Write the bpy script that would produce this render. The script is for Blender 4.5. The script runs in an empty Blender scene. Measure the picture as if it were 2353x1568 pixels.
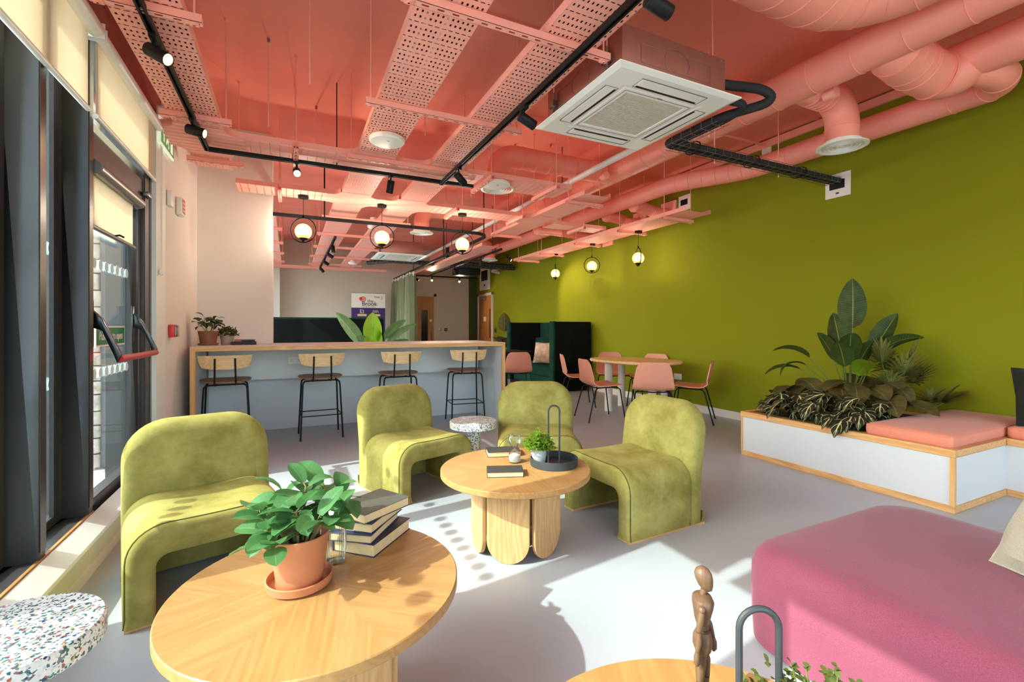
import bpy, bmesh, math, random
from math import sin, cos, pi, radians as R, atan2, hypot, sqrt
from mathutils import Vector as V, Matrix as M4
random.seed(7)
S = bpy.context.scene
COL = S.collection
D = bpy.data

# ---------------------------------------------------------------- materials
def lin(c):
    r = []
    for v in c[:3]:
        v = v / 255.0
        r.append(v / 12.92 if v <= .04045 else ((v + .055) / 1.055) ** 2.4)
    return (r[0], r[1], r[2], 1)

class NT:
    """small node-tree writer"""
    def __init__(s, m):
        s.t = m.node_tree; s.n = s.t.nodes; s.l = s.t.links
    def new(s, typ, **kw):
        x = s.n.new(typ)
        for k, v in kw.items(): setattr(x, k, v)
        return x
    def link(s, a, b): s.l.new(a, b)
    def val(s, sock, v):
        if isinstance(v, (int, float)): sock.default_value = v
        else: s.l.new(v, sock)
    def math(s, op, a, b=0.0, c=None):
        x = s.n.new('ShaderNodeMath'); x.operation = op
        s.val(x.inputs[0], a); s.val(x.inputs[1], b)
        if c is not None: s.val(x.inputs[2], c)
        return x.outputs[0]
    def mix(s, f, a, b):
        x = s.n.new('ShaderNodeMix'); x.data_type = 'RGBA'
        s.val(x.inputs[0], f)
        for i, c in ((6, a), (7, b)):
            if isinstance(c, tuple): x.inputs[i].default_value = c
            else: s.l.new(c, x.inputs[i])
        return x.outputs[2]
    def obj(s, scale=(1, 1, 1), rot=(0, 0, 0), out='Object'):
        tc = s.n.new('ShaderNodeTexCoord'); mp = s.n.new('ShaderNodeMapping')
        mp.inputs['Scale'].default_value = scale; mp.inputs['Rotation'].default_value = rot
        s.l.new(tc.outputs[out], mp.inputs['Vector'])
        return mp.outputs[0]
    def noise(s, vec, scale, detail=3, rough=.5, dist=0):
        x = s.n.new('ShaderNodeTexNoise')
        s.l.new(vec, x.inputs['Vector'])
        x.inputs['Scale'].default_value = scale; x.inputs['Detail'].default_value = detail
        x.inputs['Roughness'].default_value = rough; x.inputs['Distortion'].default_value = dist
        return x.outputs['Fac']
    def ramp(s, f, stops):
        x = s.n.new('ShaderNodeValToRGB'); e = x.color_ramp.elements
        while len(e) < len(stops): e.new(.5)
        for el, (p, c) in zip(e, stops): el.position = p; el.color = c
        s.l.new(f, x.inputs[0]); return x.outputs[0]
    def sep(s, vec):
        x = s.n.new('ShaderNodeSeparateXYZ'); s.l.new(vec, x.inputs[0]); return x.outputs
    def comb(s, a, b, c):
        x = s.n.new('ShaderNodeCombineXYZ')
        for i, v in enumerate((a, b, c)): s.val(x.inputs[i], v)
        return x.outputs[0]

def base(name):
    m = D.materials.new(name); m.use_nodes = True
    nt = NT(m); b = nt.n['Principled BSDF']
    return m, nt, b

def plain(name, col, rough=.5, var=.06, scale=8, metal=0, bump=0, bscale=60, spec=.5, sheen=0, coat=0):
    """paint, metal or cloth with a little procedural unevenness"""
    m, nt, b = base(name)
    v = nt.obj()
    f = nt.noise(v, scale, 4)
    c = lin(col)
    lo = tuple(x * (1 - var) for x in c[:3]) + (1,); hi = tuple(min(1, x * (1 + var)) for x in c[:3]) + (1,)
    nt.link(nt.ramp(f, [(.3, lo), (.7, hi)]), b.inputs['Base Color'])
    b.inputs['Roughness'].default_value = rough; b.inputs['Metallic'].default_value = metal
    b.inputs['Specular IOR Level'].default_value = spec
    b.inputs['Sheen Weight'].default_value = sheen
    b.inputs['Coat Weight'].default_value = coat
    if bump:
        bp = nt.new('ShaderNodeBump'); bp.inputs['Strength'].default_value = bump; bp.inputs['Distance'].default_value = .01
        nt.link(nt.noise(v, bscale, 5), bp.inputs['Height']); nt.link(bp.outputs[0], b.inputs['Normal'])
    return m

def emit(name, col, strength, rim=None):
    m, nt, b = base(name)
    b.inputs['Base Color'].default_value = lin(col)
    b.inputs['Emission Color'].default_value = lin(col)
    b.inputs['Emission Strength'].default_value = strength
    f = nt.noise(nt.obj(), 3, 1)
    nt.link(nt.math('MULTIPLY_ADD', f, .1, .3), b.inputs['Roughness'])
    return m

def wood(name, c1, c2, along='X', scale=1.0, sectors=0, rough=.45):
    """oak veneer: long fibres plus cathedral figure; sectors>0 turns the grain round a disc"""
    m, nt, b = base(name)
    v = nt.obj()
    if sectors:
        x, y, z = nt.sep(v)
        a = nt.math('ARCTAN2', y, x)
        k = nt.math('MULTIPLY', nt.math('ROUND', nt.math('MULTIPLY', a, sectors / (2 * pi))), 2 * pi / sectors)
        ca, sa = nt.math('COSINE', k), nt.math('SINE', k)
        xr = nt.math('ADD', nt.math('MULTIPLY', x, ca), nt.math('MULTIPLY', y, sa))
        yr = nt.math('SUBTRACT', nt.math('MULTIPLY', y, ca), nt.math('MULTIPLY', x, sa))
        v = nt.comb(xr, yr, nt.math('ADD', z, nt.math('MULTIPLY', k, 3.7)))
    sc = {'X': (1.2, 14, 14), 'Y': (14, 1.2, 14), 'Z': (14, 14, 1.2)}[along]
    mp = nt.new('ShaderNodeMapping'); mp.inputs['Scale'].default_value = tuple(q * scale for q in sc)
    nt.link(v, mp.inputs['Vector'])
    fig = nt.noise(mp.outputs[0], .55, 2, .5, .5)
    rings = nt.math('SINE', nt.math('MULTIPLY', fig, 60))
    mp2 = nt.new('ShaderNodeMapping'); mp2.inputs['Scale'].default_value = tuple(q * scale * 9 for q in sc)
    nt.link(v, mp2.inputs['Vector'])
    fib = nt.noise(mp2.outputs[0], 1.0, 4, .65)
    f = nt.math('ADD', nt.math('MULTIPLY', rings, .11), nt.math('MULTIPLY_ADD', fib, .62, .19))
    nt.link(nt.ramp(f, [(.26, lin(c2)), (.66, lin(c1))]), b.inputs['Base Color'])
    b.inputs['Roughness'].default_value = rough; b.inputs['Specular IOR Level'].default_value = .4
    bp = nt.new('ShaderNodeBump'); bp.inputs['Strength'].default_value = .08; bp.inputs['Distance'].default_value = .004
    nt.link(fib, bp.inputs['Height']); nt.link(bp.outputs[0], b.inputs['Normal'])
    return m

def velvet(name, c1, c2, rough=.85):
    m, nt, b = base(name)
    v = nt.obj()
    big = nt.noise(v, 4.0, 5, .6, .35)
    x, y, z = nt.sep(v)
    f = nt.math('ADD', nt.math('MULTIPLY', big, 1.0), nt.math('MULTIPLY', nt.noise(v, 26, 4, .7), .25))
    nt.link(nt.ramp(f, [(.46, lin(c2)), (.8, lin(c1))]), b.inputs['Base Color'])
    b.inputs['Roughness'].default_value = rough
    b.inputs['Sheen Weight'].default_value = .45; b.inputs['Sheen Roughness'].default_value = .4
    b.inputs['Sheen Tint'].default_value = lin(c1)
    b.inputs['Specular IOR Level'].default_value = .15
    bp = nt.new('ShaderNodeBump'); bp.inputs['Strength'].default_value = .22; bp.inputs['Distance'].default_value = .006
    nt.link(nt.noise(v, 38, 6, .7), bp.inputs['Height']); nt.link(bp.outputs[0], b.inputs['Normal'])
    return m

def weave(name, c1, c2, scale=700, rough=.95, bump=.3):
    m, nt, b = base(name)
    v = nt.obj()
    f = nt.math('ADD', nt.math('MULTIPLY', nt.noise(v, scale, 2), .8), nt.math('MULTIPLY', nt.noise(v, 5, 2), .3))
    nt.link(nt.ramp(f, [(.35, lin(c2)), (.75, lin(c1))]), b.inputs['Base Color'])
    b.inputs['Roughness'].default_value = rough; b.inputs['Specular IOR Level'].default_value = .15
    b.inputs['Sheen Weight'].default_value = .15
    bp = nt.new('ShaderNodeBump'); bp.inputs['Strength'].default_value = bump; bp.inputs['Distance'].default_value = .003
    nt.link(nt.noise(v, scale * .6, 3), bp.inputs['Height']); nt.link(bp.outputs[0], b.inputs['Normal'])
    return m

def terrazzo(name, scale):
    m, nt, b = base(name)
    v = nt.obj()
    col = (lin((238, 238, 232)))
    cur = None
    warp = nt.new('ShaderNodeVectorMath', operation='ADD')
    nz = nt.new('ShaderNodeTexNoise'); nz.inputs['Scale'].default_value = scale * .6
    nt.link(v, nz.inputs['Vector'])
    ms = nt.new('ShaderNodeVectorMath', operation='SCALE'); ms.inputs['Scale'].default_value = .9 / scale
    nt.link(nz.outputs['Color'], ms.inputs[0]); nt.link(v, warp.inputs[0]); nt.link(ms.outputs[0], warp.inputs[1])
    vo = nt.new('ShaderNodeTexVoronoi'); vo.inputs['Scale'].default_value = scale
    nt.link(warp.outputs[0], vo.inputs['Vector'])
    sp = nt.new('ShaderNodeSeparateColor'); nt.link(vo.outputs['Color'], sp.inputs[0])
    pal = [(0, (216, 214, 208)), (.30, (206, 206, 200)), (.31, (50, 110, 100)), (.38, (206, 208, 204)), (.52, (44, 62, 96)), (.57, (190, 194, 192)),
           (.66, (170, 84, 70)), (.69, (212, 212, 206)), (.78, (70, 90, 80)), (.83, (190, 160, 76)), (.845, (206, 206, 202)), (.93, (110, 120, 126))]
    st = [(p, lin(c)) for p, c in pal]
    r = nt.new('ShaderNodeValToRGB'); r.color_ramp.interpolation = 'CONSTANT'
    e = r.color_ramp.elements
    while len(e) < len(st): e.new(.5)
    for el, (p, c) in zip(e, st): el.position = p; el.color = c
    nt.link(sp.outputs[0], r.inputs[0])
    nt.link(r.outputs[0], b.inputs['Base Color'])
    b.inputs['Roughness'].default_value = .35
    return m

def leafm(name, c1, c2, vein, vw=.07, rough=.35, trans=.25, lat=6.0, spec=.35):
    """leaf blade with midrib and side veins drawn from its own uv"""
    m, nt, b = base(name)
    uv = nt.new('ShaderNodeUVMap'); x, y, z = nt.sep(uv.outputs[0])
    au = nt.math('ABSOLUTE', x)
    mid = nt.math('LESS_THAN', au, vw)
    fr = nt.math('FRACT', nt.math('SUBTRACT', nt.math('MULTIPLY', y, lat), nt.math('MULTIPLY', au, 1.3)))
    side = nt.math('LESS_THAN', fr, vw * 1.3)
    vf = nt.math('MAXIMUM', mid, nt.math('MULTIPLY', side, .75))
    f = nt.noise(nt.obj(), 14, 3)
    c = nt.ramp(f, [(.3, lin(c2)), (.7, lin(c1))])
    nt.link(nt.mix(vf, c, lin(vein)), b.inputs['Base Color'])
    b.inputs['Roughness'].default_value = rough
    b.inputs['Specular IOR Level'].default_value = spec
    tr = nt.new('ShaderNodeBsdfTranslucent'); tr.inputs[0].default_value = lin(tuple(min(255, int(q * 1.3)) for q in c1))
    mx = nt.new('ShaderNodeMixShader'); mx.inputs[0].default_value = trans
    nt.link(b.outputs[0], mx.inputs[1]); nt.link(tr.outputs[0], mx.inputs[2])
    nt.link(mx.outputs[0], nt.n['Material Output'].inputs[0])
    return m

def glassm(name, tint=(235, 245, 245), refl=.6):
    """thin clear pane: straight-through transmission with a fresnel reflection"""
    m, nt, b = base(name)
    nt.n.remove(b)
    fr = nt.new('ShaderNodeFresnel'); fr.inputs[0].default_value = 1.45
    tr = nt.new('ShaderNodeBsdfTransparent'); tr.inputs[0].default_value = lin(tint)
    gl = nt.new('ShaderNodeBsdfGlossy'); gl.inputs['Roughness'].default_value = .02
    mx = nt.new('ShaderNodeMixShader')
    nt.link(nt.math('MULTIPLY', fr.outputs[0], refl), mx.inputs[0])
    nt.link(tr.outputs[0], mx.inputs[1]); nt.link(gl.outputs[0], mx.inputs[2])
    nt.link(mx.outputs[0], nt.n['Material Output'].inputs[0])
    return m

def holed(m, fn):
    """cut holes through a sheet: fn gives 1 where metal is missing, from the sheet's own coordinates"""
    nt = NT(m); b = nt.n['Principled BSDF']
    x, y, z = nt.sep(nt.obj())
    h = fn(nt, x, y, z)
    nt.link(nt.math('SUBTRACT', 1.0, h), b.inputs['Alpha'])
    return m

def near(nt, v, period, half):
    """1 where v lies within half of the middle of its period"""
    f = nt.math('ABSOLUTE', nt.math('MULTIPLY', nt.math('SUBTRACT', nt.math('FRACT', nt.math('DIVIDE', v, period)), .5), period))
    return nt.math('LESS_THAN', f, half)

CORAL = (252, 172, 154)  # one coral paint everywhere; the trays' light from the floor is put into this paler copy
CORALD = (246, 146, 126)  # same coral paint on the slab, left deeper than the lit trays
CORALP = (250, 156, 136)  # same coral paint on the ducts, lightened part way
MT = {}
def mats():
    A = MT
    A['coral'] = plain('coral_lit_paint', CORAL, .55, .03, 5)
    A['coral_slab'] = plain('coral_slab_paint', CORALD, .8, .05, 2.5, bump=.05, bscale=25)
    A['coral_shaded'] = plain('coral_head_shaded', (150, 82, 72), .8, .05, 3)  # coral head wall, its shade put into a darker colour
    A['cable_dark'] = plain('dark_cable', (58, 44, 42), .6, .2, 20); A['cable_white'] = plain('white_cable', (220, 214, 204), .5); A['cable_red'] = plain('red_cable', (150, 34, 30), .5)
    A['coral_duct'] = plain('coral_duct_paint', CORALP, .45, .03, 4)
    def tray(nt, x, y, z):
        row = nt.math('FLOOR', nt.math('DIVIDE', y, .045))
        dash = nt.math('GREATER_THAN', nt.math('FLOORED_MODULO', row, 3.0), 1.5)
        dots = nt.math('MULTIPLY', near(nt, x, .026, .0052), near(nt, y, .045, .0095))
        dsh = nt.math('MULTIPLY', near(nt, x, .036, .012), near(nt, y, .045, .0038))
        a = nt.math('MULTIPLY', dsh, dash)
        b = nt.math('MULTIPLY', dots, nt.math('SUBTRACT', 1.0, dash))
        return nt.math('MAXIMUM', a, b)
    A['perf'] = holed(plain('coral_perforated_sheet', CORAL, .55, .03, 5), tray)
    A['perf_small'] = holed(plain('coral_lightly_punched_sheet', CORAL, .55, .03, 5),
        lambda nt, x, y, z: nt.math('MULTIPLY', near(nt, x, .017, .0062), near(nt, y, .075, .0042)))
    A['strut'] = holed(plain('coral_slotted_channel', CORAL, .5, .03, 5),
        lambda nt, x, y, z: nt.math('MULTIPLY', nt.math('MULTIPLY', near(nt, x, .075, .017), nt.math('LESS_THAN', nt.math('ABSOLUTE', y), .0065)), nt.math('LESS_THAN', z, .004)))
    A['galv'] = plain('galvanised_steel', (150, 146, 140), .35, .12, 30, metal=.9)
    A['hatch_pink'] = plain('galvanised_case', (168, 118, 104), .4, .08, 9, metal=.55)
    A['white'] = plain('white_plastic', (232, 230, 222), .4, .02, 4)
    A['white_metal'] = plain('white_enamel', (236, 234, 226), .35, .02, 4)
    A['grille'] = plain('pale_grille', (214, 206, 190), .6, .05, 30)
    A['black'] = plain('black_metal', (19, 19, 20), .5, .1, 30, spec=.25)
    A['charcoal'] = plain('charcoal_powder_coat', (50, 52, 54), .5, .06, 30, spec=.4)
    A['black_matt'] = plain('matt_black_metal', (12, 12, 12), .8, .1, 30, spec=.08)
    A['black_gloss'] = plain('black_gloss', (16, 16, 17), .2, .1, 20)
    A['rubber'] = plain('black_foam_lagging', (34, 34, 36), .8, .15, 40, bump=.15, bscale=80)
    A['frame'] = plain('dark_bronze_aluminium', (72, 70, 69), .38, .06, 3, metal=.35)
    A['frame_brown'] = plain('bronze_edge', (66, 50, 42), .3, .1, 3, metal=.5)
    A['alu'] = plain('brushed_grey_aluminium', (128, 126, 124), .35, .08, 18, metal=.7)
    A['tan'] = wood('oak_threshold', (190, 140, 84), (150, 104, 60), 'Y')
    A['glass'] = glassm('window_glass')
    A['dot'] = plain('frosted_dot_film', (206, 222, 226), .8, .02, 10)
    A['thinglass'] = glassm('drinking_glass', (246, 249, 249), .75)
    A['floor'] = floor_mat()
    A['pale'] = plain('pale_wall_paint', (224, 217, 207), .85, .02, 2, bump=.03, bscale=120)
    A['pale_far'] = plain('warm_grey_wall_paint', (206, 194, 178), .85, .02, 2)
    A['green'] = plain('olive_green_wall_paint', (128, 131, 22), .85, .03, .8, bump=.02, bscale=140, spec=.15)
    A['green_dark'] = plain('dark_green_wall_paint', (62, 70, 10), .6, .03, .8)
    A['skirt'] = plain('white_skirting_paint', (222, 214, 204), .5, .02, 4)
    A['oak'] = wood('oak_edging', (226, 176, 118), (198, 142, 84), 'X', 1.0)
    A['oak_y'] = wood('oak_edging_long', (226, 176, 118), (198, 142, 84), 'Y', 1.0)
    A['oak_z'] = wood('oak_upright', (226, 176, 118), (198, 142, 84), 'Z', 1.0)
    A['oak_pale'] = wood('pale_oak_veneer', (234, 196, 146), (214, 168, 114), 'X', 1.0)
    A['oak_fin'] = wood('oak_fin_veneer', (206, 164, 112), (184, 136, 84), 'Z', 1.1)
    A['oak_top'] = wood('oak_sunburst_veneer', (174, 132, 80), (156, 113, 63), 'X', .9, 6)
    A['walnut'] = wood('brown_seat_veneer', (170, 120, 92), (142, 94, 70), 'X', 1.0)
    A['door_wood'] = wood('oak_door_veneer', (196, 132, 70), (168, 106, 52), 'Z', .8)
    A['mannequin'] = wood('limewood', (108, 80, 58), (90, 66, 46), 'Z', 4.0)
    A['panel_white'] = plain('white_laminate', (208, 208, 210), .5, .01, 3)
    A['panel_grey'] = plain('pale_grey_laminate', (204, 206, 210), .5, .015, 3)
    A['velvet'] = velvet('olive_velvet', (170, 160, 92), (126, 116, 54))
    A['piping'] = plain('olive_piping', (84, 82, 24), .9)
    A['pink_plastic'] = plain('salmon_polypropylene', (216, 142, 118), .5, .02, 6)
    A['pink_cushion'] = weave('salmon_upholstery', (226, 142, 118), (214, 128, 104), 500)
    A['magenta'] = weave('raspberry_wool', (150, 80, 100), (128, 60, 80), 420)
    A['linen'] = weave('oatmeal_linen', (180, 172, 156), (156, 147, 130), 380, bump=.5)
    A['linen2'] = weave('printed_beige_cotton', (222, 190, 164), (178, 140, 116), 12)
    A['black_cloth'] = weave('black_cushion_cloth', (40, 42, 36), (28, 30, 26), 400)
    A['bottle_green'] = velvet('bottle_green_wool', (24, 62, 50), (14, 44, 34), .9)
    A['near_black_green'] = velvet('blackish_green_wool', (14, 20, 16), (8, 12, 10), .95)
    A['curtain'] = weave('sage_curtain_cloth', (132, 134, 108), (104, 108, 84), 300)
    A['terra'] = plain('terracotta', (184, 116, 78), .6, .08, 12, bump=.06, bscale=120)
    A['terra_dark'] = plain('brown_terracotta', (132, 84, 58), .6, .1, 12)
    A['concrete_pot'] = plain('grey_ceramic', (172, 170, 170), .55, .05, 8)
    A['soil'] = plain('dark_soil', (44, 38, 32), .95, .3, 60, bump=.6, bscale=90)
    A['stem'] = plain('plant_stem', (132, 120, 66), .6, .2, 20)
    A['stem_green'] = plain('green_stem', (92, 108, 48), .5, .2, 20)
    A['leaf_jade'] = leafm('jade_leaf', (86, 130, 76), (58, 102, 56), (112, 150, 96), .03, .5, .25, 9, .25)
    A['leaf_bar'] = leafm('dull_green_leaf', (70, 92, 52), (50, 70, 38), (92, 112, 70), .04, .4, .2)
    A['leaf_grass'] = leafm('lime_leaf', (150, 176, 60), (104, 140, 40), (160, 186, 80), .05, .6, .35)
    A['leaf_herb'] = leafm('dusky_herb_leaf', (98, 104, 44), (62, 78, 34), (90, 100, 60), .05, .6, .2)
    A['leaf_banana'] = leafm('deep_paddle_leaf', (62, 76, 32), (40, 54, 22), (128, 132, 56), .035, .5, .12, 22, .2)
    A['leaf_bright'] = leafm('bright_paddle_leaf', (130, 166, 44), (96, 136, 30), (160, 186, 70), .03, .35, .45, 22)
    A['leaf_palm'] = leafm('fan_palm_leaf', (112, 112, 54), (72, 80, 38), (144, 140, 84), .12, .55, .15, 0, .2)
    A['leaf_brown'] = leafm('bronze_leaf', (96, 84, 46), (62, 60, 32), (118, 110, 66), .04, .55, .12, 7, .15)
    A['leaf_aloc'] = leafm('dark_alocasia_leaf', (54, 52, 34), (38, 38, 26), (216, 214, 160), .085, .35, .1, 3.2)
    A['page'] = plain('book_pages', (212, 184, 138), .9, .06, 60)
    A['book_black'] = plain('black_book_cloth', (44, 46, 46), .6, .15, 40)
    A['book_grey'] = plain('charcoal_book_cloth', (74, 74, 66), .65, .12, 40)
    A['book_navy'] = plain('navy_book_cloth', (40, 46, 84), .55, .12, 40)
    A['book_plum'] = plain('plum_navy_book_cloth', (46, 38, 62), .55, .12, 40)
    A['red'] = plain('red_plastic', (206, 40, 32), .4, .05, 10)
    A['redbar'] = plain('red_push_bar', (186, 42, 32), .3, .06, 6)
    A['signgreen'] = plain('sign_green', (18, 128, 74), .4, .02, 6)
    A['exitgreen'] = emit('exit_sign_green', (80, 160, 76), .12)
    A['exitwhite'] = emit('exit_sign_white', (240, 248, 236), .2)
    A['ink'] = plain('dark_ink', (40, 40, 44), .7)
    A['paper'] = plain('white_print', (234, 224, 216), .7, .02, 6)
    A['purple'] = plain('purple_print', (58, 38, 96), .7, .03, 6)
    A['tag_yellow'] = plain('yellow_print', (216, 190, 110), .7, .03, 6)
    A['pinkprint'] = plain('pink_print', (224, 140, 134), .7, .02, 6)
    A['redprint'] = plain('red_print', (206, 66, 50), .7, .02, 6)
    A['globe'] = opal()
    A['lamp_on'] = emit('warm_lamp_glow', (255, 206, 120), 5)
    A['smoke_white'] = plain('detector_white', (240, 238, 230), .4, .01)
    A['tile_ledge'] = plain('white_ledge_paint', (232, 234, 230), .45, .02, 4)
    A['upstand'] = plain('cream_upstand_paint', (206, 202, 178), .5, .02, 4)
    A['blind'] = blind_mat()
    A['sand'] = plain('pale_sand', (226, 206, 188), .95, .1, 200)
    A['stone'] = stone_mat()
    A['paving'] = paving_mat()
    A['facade'] = plain('grey_facade_panel', (150, 146, 142), .6, .04, 3)
    A['facade_dark'] = plain('slate_facade', (92, 92, 94), .6, .06, 3)
    A['bark'] = plain('bark', (90, 74, 58), .9, .2, 20)
    A['leaf_out'] = leafm('outdoor_leaf', (120, 140, 70), (84, 106, 50), (130, 150, 80), .05, .6, .3)
    A['stud_foam'] = plain('rust_insulation', (190, 80, 60), .8)

def opal():
    """lit opal glass: glows itself and lets the lamp inside shine through"""
    m = emit('opal_globe_glow', (255, 208, 120), 1.15)
    nt = NT(m); b = nt.n['Principled BSDF']; b.inputs['Base Color'].default_value = lin((70, 50, 24))
    tr = nt.new('ShaderNodeBsdfTransparent'); mx = nt.new('ShaderNodeMixShader'); mx.inputs[0].default_value = .35
    nt.link(b.outputs[0], mx.inputs[1]); nt.link(tr.outputs[0], mx.inputs[2]); nt.link(mx.outputs[0], nt.n['Material Output'].inputs[0])
    return m
def floor_mat():
    m, nt, b = base('pale_grey_resin_floor')
    v = nt.obj()
    f = nt.noise(v, 1.2, 4)
    nt.link(nt.ramp(f, [(.3, lin((168, 172, 178))), (.7, lin((175, 179, 184)))]), b.inputs['Base Color'])
    nt.link(nt.math('MULTIPLY_ADD', nt.noise(v, 30, 3), .12, .34), b.inputs['Roughness'])
    b.inputs['Specular IOR Level'].default_value = .45
    return m

def blind_mat():
    m, nt, b = base('cream_blind_fabric')
    v = nt.obj()
    f = nt.noise(v, 400, 2)
    nt.link(nt.ramp(f, [(.3, lin((228, 212, 184))), (.7, lin((236, 220, 192)))]), b.inputs['Base Color'])
    b.inputs['Roughness'].default_value = .9; b.inputs['Specular IOR Level'].default_value = .1
    tr = nt.new('ShaderNodeBsdfTranslucent'); tr.inputs[0].default_value = lin((250, 240, 222))
    mx = nt.new('ShaderNodeMixShader'); mx.inputs[0].default_value = .34
    nt.link(b.outputs[0], mx.inputs[1]); nt.link(tr.outputs[0], mx.inputs[2])
    nt.link(mx.outputs[0], nt.n['Material Output'].inputs[0])
    return m

def stone_mat():
    m, nt, b = base('rough_stone')
    v = nt.obj()
    f = nt.noise(v, 18, 6, .7)
    nt.link(nt.ramp(f, [(.3, lin((132, 122, 112))), (.7, lin((206, 196, 182)))]), b.inputs['Base Color'])
    b.inputs['Roughness'].default_value = .95
    bp = nt.new('ShaderNodeBump'); bp.inputs['Strength'].default_value = .8; bp.inputs['Distance'].default_value = .03
    nt.link(f, bp.inputs['Height']); nt.link(bp.outputs[0], b.inputs['Normal'])
    return m

def paving_mat():
    m, nt, b = base('grey_block_paving')
    br = nt.new('ShaderNodeTexBrick'); br.inputs['Scale'].default_value = 3.0
    br.inputs['Color1'].default_value = lin((226, 224, 220)); br.inputs['Color2'].default_value = lin((214, 212, 208)); br.inputs['Mortar'].default_value = lin((90, 88, 86))
    br.inputs['Mortar Size'].default_value = .012
    nt.link(nt.obj(), br.inputs['Vector']); nt.link(br.outputs['Color'], b.inputs['Base Color'])
    b.inputs['Roughness'].default_value = .9
    return m

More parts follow.
